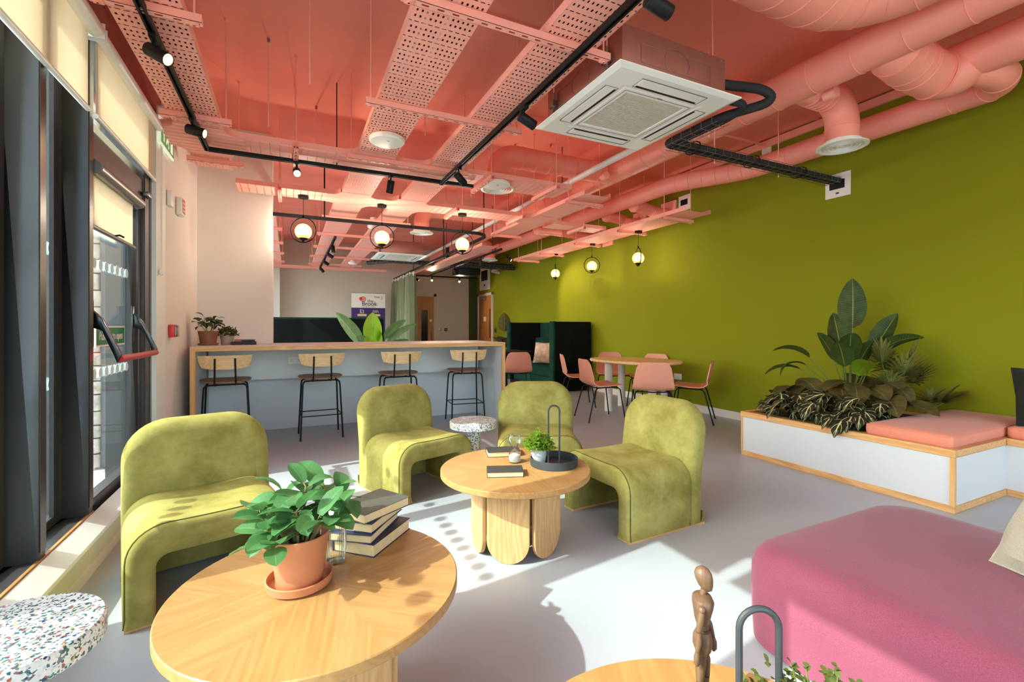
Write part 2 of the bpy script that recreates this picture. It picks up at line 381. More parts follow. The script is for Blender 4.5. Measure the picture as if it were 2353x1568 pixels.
# ---------------------------------------------------------------- mesh writer
class MB:
    def __init__(s): s.v = []; s.f = []; s.uv = {}
    def add(s, vs, fs):
        o = len(s.v); s.v += [tuple(p) for p in vs]
        s.f += [tuple(i + o for i in f) for f in fs]; return o
    def box(s, x0, x1, y0, y1, z0, z1):
        s.add([(x0, y0, z0), (x1, y0, z0), (x1, y1, z0), (x0, y1, z0), (x0, y0, z1), (x1, y0, z1), (x1, y1, z1), (x0, y1, z1)],
              [(0, 3, 2, 1), (4, 5, 6, 7), (0, 1, 5, 4), (1, 2, 6, 5), (2, 3, 7, 6), (3, 0, 4, 7)]); return s
    def obox(s, c, sx, sy, sz, rot=None):
        """box of size sx, sy, sz about c, turned by a matrix"""
        vs = []
        for dz in (-.5, .5):
            for dx, dy in ((-.5, -.5), (.5, -.5), (.5, .5), (-.5, .5)):
                p = V((dx * sx, dy * sy, dz * sz))
                if rot is not None: p = rot @ p
                vs.append(p + V(c))
        s.add(vs, [(0, 3, 2, 1), (4, 5, 6, 7), (0, 1, 5, 4), (1, 2, 6, 5), (2, 3, 7, 6), (3, 0, 4, 7)]); return s
    def loft(s, rings, cap=True, closed=True):
        n = len(rings[0]); o = len(s.v)
        for r in rings: s.v += [tuple(p) for p in r]
        for k in range(len(rings) - 1):
            for i in range(n if closed else n - 1):
                j = (i + 1) % n
                s.f.append((o + k * n + i, o + k * n + j, o + (k + 1) * n + j, o + (k + 1) * n + i))
        if cap and closed:
            s.f.append(tuple(o + i for i in reversed(range(n))))
            s.f.append(tuple(o + (len(rings) - 1) * n + i for i in range(n)))
        return s
    def tube(s, path, r, n=10, cap=True, closed=False):
        P = [V(p) for p in path]; m = len(P)
        rs = r if isinstance(r, (list, tuple)) else [r] * m
        T = []
        for i in range(m):
            a = P[i - 1] if (i > 0 or closed) else P[i]; b = P[(i + 1) % m] if (i < m - 1 or closed) else P[i]
            t = (b - a)
            T.append(t.normalized() if t.length > 1e-9 else V((0, 0, 1)))
        u = T[0].orthogonal().normalized(); rings = []
        for i in range(m):
            u = (u - T[i] * u.dot(T[i]))
            u = u.normalized() if u.length > 1e-6 else T[i].orthogonal().normalized()
            w = T[i].cross(u)
            rings.append([P[i] + (u * cos(2 * pi * k / n) + w * sin(2 * pi * k / n)) * rs[i] for k in range(n)])
        if closed: rings.append(rings[0])
        return s.loft(rings, cap and not closed)
    def cyl(s, p0, p1, r, n=16): return s.tube([p0, p1], r, n)
    def lathe(s, prof, c=(0, 0, 0), n=32, mat=None, cap=True):
        """turn (radius, z) pairs about the z axis through c"""
        c = V(c); rings = []
        for r, z in prof:
            ring = []
            for k in range(n):
                p = V((r * cos(2 * pi * k / n), r * sin(2 * pi * k / n), z))
                ring.append((mat @ p if mat else p) + c)
            rings.append(ring)
        return s.loft(rings, cap)
    def ball(s, c, r, n=20, m=12, sc=(1, 1, 1)):
        prof = []
        rings = []
        for i in range(m + 1):
            a = -pi / 2 + pi * i / m
            rr = max(1e-4, cos(a)) * r
            rings.append([(c[0] + rr * cos(2 * pi * k / n) * sc[0], c[1] + rr * sin(2 * pi * k / n) * sc[1], c[2] + r * sin(a) * sc[2]) for k in range(n)])
        return s.loft(rings)
    def prism(s, pts, z0, z1):
        """extrude an outline of (x, y) points"""
        return s.loft([[(x, y, z0) for x, y in pts], [(x, y, z1) for x, y in pts]])
    def leaf(s, base, yaw, pitch, L, W, droop=.6, fold=.25, roll=0, shape='oval', nu=2, nv=8, tipcurl=0, wavy=0):
        """one leaf blade growing from base: yaw and pitch aim it, droop bends it down along its length"""
        o = len(s.v); p = V(base)
        for i in range(nv + 1):
            t = i / nv
            e = pitch - droop * t - tipcurl * t * t
            d = V((cos(yaw) * cos(e), sin(yaw) * cos(e), sin(e)))
            side = V((-sin(yaw), cos(yaw), 0)); up = side.cross(d) * -1
            if roll:
                q = M4.Rotation(roll, 3, d); side = q @ side; up = q @ up
            if shape == 'oval': w = sin(pi * min(1, t * .96 + .04)) ** .75
            elif shape == 'round': w = sin(pi * min(1, t * .94 + .06)) ** .55
            elif shape == 'paddle': w = (sin(pi * t ** .8)) ** .6 if 0 < t < 1 else .05
            elif shape == 'arrow': w = max(.02, (1 - t) ** .8) * (1.0 if t > .12 else .55 + 3.6 * t)
            else: w = max(.05, sin(pi * min(1, t * .9 + .1)))
            w = max(w, .03) * W / 2
            for k in range(-nu, nu + 1):
                f = k / nu
                wob = wavy * W * sin(t * 21 + f) * abs(f)
                s.uv[len(s.v)] = (f, t)
                s.v.append(tuple(p + side * (w * f) + up * (abs(f) * w * fold + wob)))
            p = p + d * (L / nv)
        n = 2 * nu + 1
        for i in range(nv):
            for k in range(2 * nu):
                a = o + i * n + k
                s.f.append((a, a + 1, a + n + 1, a + n))
        return s
    def mesh(s, name, mat, bevel=0, seg=2, angle=.6, subsurf=0):
        me = D.meshes.new(name)
        if bevel:
            bm = bmesh.new()
            vs = [bm.verts.new(p) for p in s.v]
            for f in s.f:
                try: bm.faces.new([vs[i] for i in f])
                except ValueError: pass
            bmesh.ops.remove_doubles(bm, verts=bm.verts, dist=1e-6)
            bmesh.ops.recalc_face_normals(bm, faces=bm.faces)
            es = [e for e in bm.edges if len(e.link_faces) == 2 and e.calc_face_angle(0) > .7]
            bmesh.ops.bevel(bm, geom=es, offset=bevel, segments=seg, affect='EDGES', profile=.5, clamp_overlap=True)
            bm.to_mesh(me); bm.free()
        else:
            me.from_pydata(s.v, [], s.f)
            if s.uv:
                ul = me.uv_layers.new(name='UVMap')
                for lp in me.loops: ul.data[lp.index].uv = s.uv.get(lp.vertex_index, (0, 0))
            else:
                bm = bmesh.new(); bm.from_mesh(me); bmesh.ops.recalc_face_normals(bm, faces=bm.faces); bm.to_mesh(me); bm.free()
        me.materials.append(MT[mat] if isinstance(mat, str) else mat)
        if len(me.polygons):
            me.shade_smooth(); me.set_sharp_from_angle(angle=angle)
        return me
    def build(s, name, mat, parent=None, loc=None, rotz=0, label=None, **kw):
        o = D.objects.new(name, s.mesh(name, mat, **kw)); COL.objects.link(o)
        if parent: o.parent = parent
        if loc: o.location = loc
        if rotz: o.rotation_euler = (0, 0, rotz)
        if label: o['label'] = label
        return o

def tag(o, label, cat, group=None):
    o['label'] = label; o['category'] = cat
    if group: o['group'] = group
    return o
def thing(name, label, cat, loc=(0, 0, 0), rotz=0, group=None):
    o = D.objects.new(name, None); COL.objects.link(o); o.empty_display_size = .1
    o.location = loc; o.rotation_euler = (0, 0, rotz)
    return tag(o, label, cat, group)
def struct(name, mb, mat, parent=None, **kw):
    o = mb.build(name, mat, parent, **kw)
    if not parent: o['kind'] = 'structure'
    return o
def kids(o): return [c for c in o.children]
def dup(root, loc, rotz=None, label=None, group=None):
    """a copy of a thing with copies of its parts and sub-parts"""
    r = root.copy(); COL.objects.link(r); r.location = loc
    if rotz is not None: r.rotation_euler = (0, 0, rotz)
    if label: r['label'] = label
    if group: r['group'] = group
    for ch in kids(root):
        c = ch.copy(); COL.objects.link(c); c.parent = r
        for g in kids(ch):
            d = g.copy(); COL.objects.link(d); d.parent = c
    return r
def rrect(x0, x1, y0, y1, r, n=6):
    """rounded rectangle outline; r may be four corner radii"""
    rs = r if isinstance(r, (list, tuple)) else [r] * 4
    pts = []
    for (cx, cy, a0), q in zip(((x1, y1, 0), (x0, y1, 90), (x0, y0, 180), (x1, y0, 270)), rs):
        sx = -1 if cx == x1 else 1; sy = -1 if cy == y1 else 1
        for k in range(n + 1):
            a = R(a0 + 90 * k / n)
            pts.append((cx + sx * q + q * cos(a), cy + sy * q + q * sin(a)))
    return pts
def arc(c, r, a0, a1, n, plane='xz'):
    out = []
    for k in range(n + 1):
        a = R(a0 + (a1 - a0) * k / n); p, q = r * cos(a), r * sin(a)
        out.append({'xz': (c[0] + p, c[1], c[2] + q), 'xy': (c[0] + p, c[1] + q, c[2]), 'yz': (c[0], c[1] + p, c[2] + q)}[plane])
    return out
def pillow_mb(w, h, t, n=12, pinch=.12, seed=1):
    """plump square cushion in the x-z plane, thickness along y"""
    rnd = random.Random(seed); mb = MB(); g = {}
    for sgn in (1, -1):
        for i in range(n + 1):
            for j in range(n + 1):
                u, v = i / n * 2 - 1, j / n * 2 - 1
                e = max(0, (1 - u ** 4) * (1 - v ** 4)) ** .55
                k = 1 - pinch * (1 - abs(u * v)) * (abs(u) ** 3 + abs(v) ** 3) * .5
                y = sgn * t / 2 * e + .004 * sin(9 * u + 4 * v + seed) * e
                if (i in (0, n) or j in (0, n)) and sgn == -1: g[(sgn, i, j)] = g[(1, i, j)]; continue
                g[(sgn, i, j)] = len(mb.v); mb.v.append((u * w / 2 * k, y, (v * k + 1) * h / 2))
        for i in range(n):
            for j in range(n):
                q = (g[(sgn, i, j)], g[(sgn, i + 1, j)], g[(sgn, i + 1, j + 1)], g[(sgn, i, j + 1)])
                mb.f.append(q if sgn == -1 else q[::-1])
    return mb
def text(name, body, size, mat, parent, loc, rot, align='LEFT', ext=.0006, sx=1):
    c = D.curves.new(name, 'FONT'); c.body = body; c.size = size; c.extrude = ext; c.align_x = align
    q = D.objects.new(name, c); COL.objects.link(q)
    me = D.meshes.new_from_object(q.evaluated_get(bpy.context.evaluated_depsgraph_get())); D.objects.remove(q); D.curves.remove(c)
    me.materials.clear(); me.materials.append(MT[mat])
    o = D.objects.new(name, me); COL.objects.link(o); o.parent = parent; o.location = loc; o.rotation_euler = rot; o.scale = (sx, 1, 1)
    return o
def smooth(P, n=6):
    """Catmull-Rom curve through the points"""
    P = [V(p) for p in P]; out = []
    for i in range(len(P) - 1):
        a, b, c, d = P[max(0, i - 1)], P[i], P[i + 1], P[min(len(P) - 1, i + 2)]
        for k in range(n):
            t = k / n
            out.append(.5 * (2 * b + (c - a) * t + (2 * a - 5 * b + 4 * c - d) * t * t + (3 * b - a - 3 * c + d) * t ** 3))
    return out + [P[-1]]
mats()

# ---------------------------------------------------------------- the setting
CZ = 3.5
XE = 5.25
XW = -.935
XF, XG = -.96, -1.085      # inner face and glass of the window wall
def room():
    struct('floor', MB().box(-1.1, XE, -3.0, 13.4, -.12, 0), 'floor')
    struct('ceiling', MB().box(-1.3, XE + .15, -3.0, 13.55, CZ, CZ + .2), 'coral_slab')
    struct('wall_east', MB().box(XE, XE + .15, -3.0, 13.4, 0, CZ), 'green')
    struct('wall_north', MB().box(XW - .15, 4.98, 13.4, 13.55, 0, CZ), 'pale_far')
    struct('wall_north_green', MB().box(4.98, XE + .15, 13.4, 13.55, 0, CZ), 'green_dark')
    struct('wall_north_pier', MB().box(XW, -.22, 13.0, 13.4, 0, CZ), 'pale')
    # unseen windows added in this wall to bring daylight into the back room
    struct('wall_west', MB().box(-1.2, XW, 4.72, 6.9, 0, CZ).box(-1.2, XW, 6.9, 13.4, 2.6, CZ).box(-1.2, XW, 6.9, 13.4, 0, .25).box(-1.2, XW, 12.6, 13.4, .25, 2.6), 'pale')
    g = MB()
    for y in (6.9, 8.3, 9.7, 11.1, 12.54): g.box(-1.15, -1.0, y, y + .06, .25, 2.6)
    o = struct('window_10', g, 'frame'); MB().box(-1.09, -1.084, 6.9, 12.6, .25, 2.6).build('pane', 'glass', o)
    struct('wall_middle', MB().box(XW, -.182, 6.2, 6.55, 0, CZ), 'pale')
    struct('wall_west_head', MB().box(-1.3, -.96, -3.0, 4.72, 2.86, CZ), 'coral_shaded')  # head above the windows, darkened in colour to stand in for shade
    struct('trim_1', MB().box(XE - .03, XE, -3.0, 13.4, 3.395, 3.475), 'coral')
    struct('baseboard_east', MB().box(XE - .016, XE, -3.0, 12.05, 0, .1), 'skirt')
    struct('baseboard_north', MB().box(-.2, 3.45, 13.384, 13.4, 0, .1), 'skirt')
    # white sloping sill on a cream upstand
    struct('trim_2', MB().box(-1.03, -.872, -3.0, 4.42, 0, .14), 'upstand')
    struct('trim_3', MB().loft([[(-.955, y, .14), (-.955, y, .2), (-.95, y, .202), (-.866, y, .158), (-.864, y, .152), (-.864, y, .14)] for y in (-3.0, 4.42)]), 'tile_ledge')
    struct('trim_4', MB().box(XF - .008, XF + .004, -3.0, 3.24, .17, .208), 'tan')
    struct('baseboard_west', MB().box(-.872, -.862, -3.0, 4.42, 0, .05), 'skirt')
    # two faint ribs where the slab shutters met
    struct('trim_5', MB().box(-1.0, XE, 3.1, 3.13, CZ - .012, CZ), 'coral_slab')
    struct('trim_6', MB().box(2.2, 3.2, 4.4, 4.44, CZ - .05, CZ), 'coral_slab')
    # sills and glazed bays of the window wall, y0..y1 between mullions
    struct('wall_west_near', MB().box(-1.2, XF, -3.0, -.92, .1, 2.86), 'pale')  # unseen stretch made solid to keep window light off the foreground
    ys = [(-.86, .0), (-.2 + .26, .92 - .06 + .0), (.92, 1.66), (1.74, 2.64), (2.70, 3.177)]
    ys = [(-.86, -.08), (.0, .72), (.8, 1.62), (1.70, 2.64), (2.70, 3.177)]
    for n, (a, b) in enumerate(ys):
        e = ys[n + 1][0] if n + 1 < len(ys) else 3.237
        w = MB().box(XG - .03, XF, b, e, .1, 2.86)
        w.box(XG - .03, XF, a, b, .1, .205); w.box(XG - .03, XF, a, b, 2.78, 2.86)
        w.box(XG - .03, XG + .02, a, b, .205, .25); w.box(XG - .03, XG + .02, b - .045, b, .245, 2.8); w.box(XG - .03, XG + .02, a, a + .03, .245, 2.8)
        o = struct('window_%d' % (n + 1), w, 'frame', bevel=.003, seg=1)
        MB().box(XF, XF + .004, b + .004, e - .004, .24, 2.86).build('mullion_cap', 'frame_brown', o)
        MB().box(XG - .006, XG, a, b, .245, 2.8).build('pane', 'glass', o)
        if n == 4: MB().box(XG + .004, XG + .022, b - .1, b - .045, .245, 2.8).build('gasket_strip', 'rubber', o)
        d = MB()
        q = a + .05
        while q < b - .03:
            for z in (.915, 1.60): d.lathe([(.002, 0), (.034, 0), (.034, .0012), (.002, .0012)], (XG + .001, q + .04, z), 18, M4.Rotation(pi / 2, 3, 'Y'))
            q += .1065
        d.build('dot_film', 'dot', o)
    # door in the window wall
    DL, DR = 3.24, 4.22
    f = MB().box(XG - .1, XF, DR, 4.42, .05, 2.86).box(XG - .1, XF - .01, DL, DR, 2.13, 2.28).box(XG - .1, XF - .04, DL, DR, 2.28, 2.36).box(XG - .1, XF, DL, DR, 2.78, 2.86).box(XG - .1, XF, DL, DR, 0, .12)
    o = struct('door_1', f, 'frame', bevel=.003, seg=1)
    xl = XF - .02
    st = MB()
    st.box(xl - .07, xl, DL + .005, DL + .065, .12, 2.13).box(xl - .07, xl, DR - .07, DR - .005, .12, 2.13).box(xl - .07, xl, DL + .06, DR - .07, .12, .25).box(xl - .07, xl, DL + .06, DR - .07, 2.04, 2.13)
    leaf = st.build('door_leaf', 'frame', o, bevel=.004, seg=1)
    MB().box(xl - .046, xl - .04, DL + .06, DR - .065, .23, 2.06).build('pane', 'glass', leaf)
    d = MB()
    for k in range(8):
        for z in (.93, 1.575): d.lathe([(.002, 0), (.031, 0), (.031, .0012), (.002, .0012)], (xl - .0385, DL + .12 + k * .098, z), 18, M4.Rotation(pi / 2, 3, 'Y'))
    d.build('dot_film', 'dot', leaf)
    MB().box(XG - .006, XG, DL, DR, 2.36, 2.78).build('transom_pane', 'glass', o)
    MB().box(XF, XF + .004, DR + .005, DR + .055, .05, 2.86).box(XF, XF + .004, DR + .13, DR + .14, .05, 2.86).build('jamb_cover', 'frame_brown', o)
    MB().box(XF, XF + .035, DR - .04, DR + .07, 2.16, 2.19).box(xl, xl + .04, DL + .1, DL + .36, 2.06, 2.11).build('door_closer', 'alu', o, bevel=.003)
    MB().box(XF - .02, XW + .004, 4.42, 4.72, .0, 2.86).build('reveal', 'white', o)
    # outside
    struct('ground', MB().box(-30, -1.2, -14, 30, -.2, -.02), 'paving')
    struct('wall_outside', MB().box(-1.46, -1.2, 5.1, 5.8, 0, 5.2), 'facade_dark')
    struct('wall_outside_panel', MB().box(-1.36, -1.22, 5.06, 5.1, 0, 5.2), 'facade')
    struct('sun_block_outside', MB().box(-1.64, -1.52, 1.35, 2.25, -.05, 1.02), 'facade', bevel=.01)  # unseen low block added outside to keep low sun off the floor
    sp = MB(); rnd = random.Random(3)
    z = 0
    while z < 5.1:
        h = rnd.uniform(.11, .15)
        sp.obox((-1.51 + rnd.uniform(-.006, .006), 5.2, z + h / 2), .1 + rnd.uniform(-.012, .012), .24, h - .008)
        z += h
    struct('wall_outside_stone', sp, 'stone', bevel=.012, seg=2)
    # wooden doors at the far end
    fr = MB().box(2.86, 2.94, 13.36, 13.4, 0, 2.2).box(3.86, 3.94, 13.36, 13.4, 0, 2.2).box(2.86, 3.94, 13.36, 13.4, 2.12, 2.2)
    o = struct('door_2', fr, 'pale_far', bevel=.004, seg=1)
    lf = MB().box(2.94, 3.86, 13.37, 13.398, 0, 2.12).build('door_leaf', 'door_wood', o)
    MB().box(3.49, 3.68, 13.362, 13.372, .25, 1.72).build('vision_panel', 'black_gloss', lf)
    MB().box(3.1, 3.14, 13.36, 13.372, 1.35, 1.5).box(3.74, 3.81, 13.364, 13.372, 1.37, 1.44).build('door_sign', 'paper', lf)
    MB().cyl((3.79, 13.345, .7), (3.79, 13.345, 1.08), .011, 10).box(3.78, 3.8, 13.345, 13.37, .74, .76).box(3.78, 3.8, 13.345, 13.37, 1.02, 1.04).build('pull_handle', 'galv', lf)
    fr = MB().box(XE - .03, XE, 12.1, 12.2, 0, 2.22).box(XE - .03, XE, 13.2, 13.3, 0, 2.22).box(XE - .03, XE, 12.1, 13.3, 2.14, 2.22)
    o = struct('door_3', fr, 'skirt', bevel=.004, seg=1)
    lf = MB().box(XE - .012, XE, 12.2, 13.2, 0, 2.14).build('door_leaf', 'door_wood', o)
    MB().box(XE - .05, XE - .012, 12.75, 13.0, 2.02, 2.08).box(XE - .017, XE - .012, 12.62, 12.76, 2.0, 2.12).build('door_closer', 'galv', lf)
    MB().box(XE - .016, XE - .012, 12.62, 12.82, 1.38, 1.52).build('door_sign', 'paper', lf)
    MB().box(XE - .016, XE - .012, 12.3, 12.36, .9, 1.75).build('vision_panel', 'black_gloss', lf)
    # unseen glazed front added behind the camera to let in fill daylight
    g = MB()
    for x in (-1.05, .5, 2.1, 3.7, 5.17): g.box(x, x + .08, -3.1, -3.0, 0, CZ)
    g.box(-1.05, XE, -3.1, -3.0, 0, .12).box(-1.05, XE, -3.1, -3.0, 3.35, CZ)
    o = struct('window_9', g, 'frame')
    MB().box(-1.0, XE, -3.06, -3.054, .1, 3.4).build('pane', 'glass', o)
room()

def outdoors():
    t = thing('barrier', 'red steel barrier frame seen outside through the glass door', 'barrier', (-1.76, 5.6, -.02))
    MB().tube([(-.03, 0, 0), (-.03, 0, 1.2)], .022).tube([(.07, 0, .95), (.1, 0, .55), (-.03, 0, .38)], .016).tube([(-.03, 0, .18), (.15, 0, .18)], .02).tube([(-.03, 0, 1.1), (.13, 0, 1.0)], .018).build('rail', 'red', t)
    MB().tube([(-.06, 0, 0), (.2, 0, 0)], .022).build('foot', 'red', t)
    t = thing('shrub', 'green shrub growing outside past the stone wall', 'shrub', (-3.2, 11, -.02))
    MB().tube([(0, 0, 0), (.02, .02, .7)], .04).build('trunk', 'bark', t)
    mb = MB(); rnd = random.Random(5)
    for k in range(420):
        a, e, q = rnd.uniform(0, 6.28), rnd.uniform(-1.2, 1.5), rnd.uniform(.35, .85)
        mb.leaf((q * cos(a) * cos(e), q * sin(a) * cos(e), 1.0 + .8 * q * sin(e)), rnd.uniform(0, 6.28), rnd.uniform(-.5, .9), .16, .09, .5, nv=3, nu=1)
    mb.build('foliage', 'leaf_out', t)
    t = thing('warning_sign', 'red and white notice fixed outside the door glass under the blind', 'sign', (-1.04, 3.31, 1.55))
    MB().box(0, .003, 0, .07, .04, .26).build('red_panel', 'red', t)
    MB().box(0, .0028, 0, .07, -.02, .04).build('white_panel', 'paper', t)
outdoors()

# ---------------------------------------------------------------- window dressings and wall fittings
def blinds():
    def blind(y0, y1, ztop, zbot, r, x, label, name='roller_blind'):
        t = thing(name, label, 'blind', (x, y0, zbot), 0, 'roller blinds on the window wall')
        w = y1 - y0; h = ztop - zbot
        MB().cyl((0, -.01, h), (0, w + .01, h), r, 20).build('tube', 'white_metal', t)
        MB().box(-.0008 + .6 * -r, .0008 - .6 * r, .008, w - .008, .02, h).build('fabric', 'blind', t)
        MB().tube([(-.6 * r, .004, .014), (-.6 * r, w - .004, .014)], .014, 12).build('bottom_rail', 'white_metal', t)
        for q in (-.016, w + .01): MB().box(-r - .01, r, q, q + .006, h - r, h + r).build('bracket', 'white_metal', t)
        return t
    blind(3.19, 4.4, 2.76, 2.32, .034, -.915, 'cream roller blind above the glass door, between door frame and exit sign')
    blind(1.2, 3.11, 2.76, 2.32, .04, -.915, 'nearest cream roller blind at the top left, over the tall window panes')
    blind(-.86, 1.14, 2.76, 2.32, .04, -.915, 'cream roller blind over the window bay level with the camera')
    t = thing('door_blind', 'small tan roller blind half lowered on the glass door', 'blind', (-.965, 3.27, 1.745), 0, 'roller blinds on the window wall')
    MB().cyl((.01, -.02, .33), (.01, .81, .33), .036, 18).build('tube', 'alu', t)
    MB().box(-.012, -.0105, 0, .74, .02, .33).build('fabric', 'blind', t)
    br = MB().tube([(-.011, -.01, .012), (-.011, .76, .012)], .014).build('bottom_rail', 'alu', t)
    MB().tube([(-.008, .36, .02), (.015, .37, .028), (.03, .39, .02)], .006).build('pull_tab', 'black', br)
    t = thing('blind_chain', 'long white bead loop chain with weight hanging by the door reveal', 'chain', (-.915, 4.5, 1.66))
    MB().tube([(0, -.02, 1.2), (0, -.02, .05), (0, 0, 0), (0, .02, .05), (0, .02, 1.25)], .004, 6).build('bead_chain', 'white', t)
    MB().ball((0, 0, -.02), .028, 14, 10, (.6, 1, 1)).build('tensioner', 'white', t)
    t = thing('push_bar', 'red push bar with black arms across the glass door', 'door bar', (-.985, 3.27, 1.0))
    for y in (.03, .8):
        a = MB().obox((-.002, y, .22), .012, .06, .26)
        a.loft([[(x, y + dy, z) for x, dy, z in ring] for ring in (
            [(.004, -.02, .30), (.004, .02, .30), (.01, .02, .2), (.01, -.02, .2)],
            [(.05, -.018, .25), (.05, .018, .25), (.05, .018, .18), (.05, -.018, .18)],
            [(.135, -.016, .045), (.135, .016, .045), (.115, .016, 0), (.115, -.016, 0)])])
        a.build('arm', 'black_gloss', t, bevel=.004)
    MB().tube([(.125, .03, .022), (.125, .8, .022)], .019, 14).build('bar', 'redbar', t)
    t = thing('door_sign', 'green PUSH BAR TO OPEN sign on the door glass', 'sign', (-1.0195, 3.48, 1.085))
    MB().box(0, .002, 0, .52, 0, .125).build('border', 'paper', t)
    gp = MB().box(.002, .003, .01, .51, .01, .115).build('green_panel', 'signgreen', t)
    text('lettering', 'Push bar to open', .072, 'paper', gp, (.0034, .26, .04), (pi / 2, 0, pi / 2), 'CENTER', sx=.84)
    # exit sign
    t = thing('exit_sign', 'hanging green running man exit sign above the door reveal', 'sign', (-.9, 4.47, 2.655))
    MB().box(-.03, .03, -.06, .44, .2, .27).build('housing', 'white', t, bevel=.01)
    MB().box(-.02, -.006, -.04, .42, -.01, .2).build('panel', 'exitwhite', t)
    g = MB().box(-.005, -.003, -.025, .405, .005, .185)
    gf = g.build('green_face', 'exitgreen', t)
    p = MB().prism([(0, 0), (0, .001)], 0, 0)
    p = MB()
    def pl(pts): p.loft([[(-.0028, y, z) for y, z in pts], [(-.0022, y, z) for y, z in pts]])
    pl([(.02, .07), (.02, .12), (.02, .12), (.06, .17), (.1, .12), (.075, .12), (.075, .03), (.045, .03), (.045, .12)])
    pl([(.16, .145), (.18, .165), (.2, .145), (.18, .125)]); pl([(.13, .11), (.15, .125), (.2, .115), (.235, .085), (.22, .075), (.19, .095), (.2, .07), (.235, .045), (.215, .02), (.2, .025), (.21, .045), (.17, .065), (.14, .03), (.12, .04), (.15, .08), (.155, .1)])
    pl([(.28, .02), (.28, .17), (.36, .17), (.36, .02)])
    p.build('pictogram', 'exitwhite', gf)
    MB().tube([(.0, .3, .27), (.02, .32, .36), (.06, .34, .42)], .006, 6).build('cable', 'white', t)
    t = thing('alarm_box', 'white sounder box with red label high on the left wall', 'alarm', (XW, 5.18, 2.235))
    MB().box(.002, .05, -.06, .07, 0, .16).build('case', 'white', t, bevel=.008)
    lp = MB().box(.05, .052, -.05, .06, .02, .15).build('label_plate', 'red', t)
    lt = MB()
    for k in range(3): lt.box(.052, .0526, -.035, .045, .04 + .035 * k, .052 + .035 * k)
    lt.build('lettering', 'paper', lp)
    t = thing('junction_box', 'small blank white box beside the red labelled sounder', 'box', (XW, 4.82, 2.235))
    MB().box(.002, .035, -.05, .05, 0, .13).build('case', 'white', t, bevel=.006)
    MB().cyl((.035, 0, .065), (.037, 0, .065), .018, 14).build('lens', 'white_metal', t)
    t = thing('call_point', 'red break glass fire call point on the left wall', 'fire alarm', (XW, 4.88, 1.115))
    MB().box(.002, .045, -.055, .055, 0, .11).build('case', 'red', t, bevel=.006)
    MB().box(.045, .05, -.035, .035, .02, .09).build('glass_plate', 'white', t, bevel=.003)
    MB().box(.05, .062, -.05, .05, .005, .105).build('cover', 'thinglass', t)
blinds()

# ---------------------------------------------------------------- ceiling services
def rod_mb(mb, x, y, z0, z1=None, r=.0055): mb.tube([(x, y, z0), (x, y, CZ if z1 is None else z1)], r, 6)

def tray(label, x0, x1, y0, y1, z, along='Y', mat='perf', name='cable_tray', h=.05, group='perforated cable trays'):
    """shallow sheet trough: its local y runs along it"""
    if along == 'Y': w, L, loc, rz = x1 - x0, y1 - y0, ((x0 + x1) / 2, y0, z), 0
    else: w, L, loc, rz = y1 - y0, x1 - x0, (x0, (y0 + y1) / 2, z), -pi / 2
    t = thing(name, label, 'cable tray', loc, rz, group)
    MB().box(-w / 2, w / 2, 0, L, 0, .0016).build('base_plate', mat, t)
    for s in (-1, 1):
        MB().box(s * w / 2 - .001, s * w / 2 + .001, 0, L, 0, h).box(min(s * w / 2, s * (w / 2 - .012)), max(s * w / 2, s * (w / 2 - .012)), 0, L, h - .002, h).build('side_flange', 'coral', t)
    return t

def hanger(label, x0, x1, y, z, along='X', rods=None, group='slotted strut hangers carrying the cable trays'):
    """length of slotted channel slung under a tray on threaded rods; local x runs along it"""
    if along == 'X': L, loc, rz = x1 - x0, (x0, y, z), 0
    else: L, loc, rz = x1 - x0, (y, x0, z), pi / 2
    t = thing('strut_hanger', label, 'strut hanger', loc, rz, group)
    MB().box(0, L, -.0205, .0205, 0, .002).box(0, L, -.0205, -.0185, 0, .041).box(0, L, .0185, .0205, 0, .041).build('channel', 'strut', t)
    for q in (rods or (.035, L - .035)):
        m = MB(); rod_mb(m, q, 0, -.012, CZ - z); rd = m.build('rod', 'coral', t)
        MB().box(q - .02, q + .02, -.018, .018, -.006, -.001).cyl((q, 0, -.012), (q, 0, -.001), .009, 6).build('nut_plate', 'coral', rd)
        MB().cyl((q, 0, CZ - z - .02), (q, 0, CZ - z), .012, 8).build('anchor', 'coral', rd)
    return t

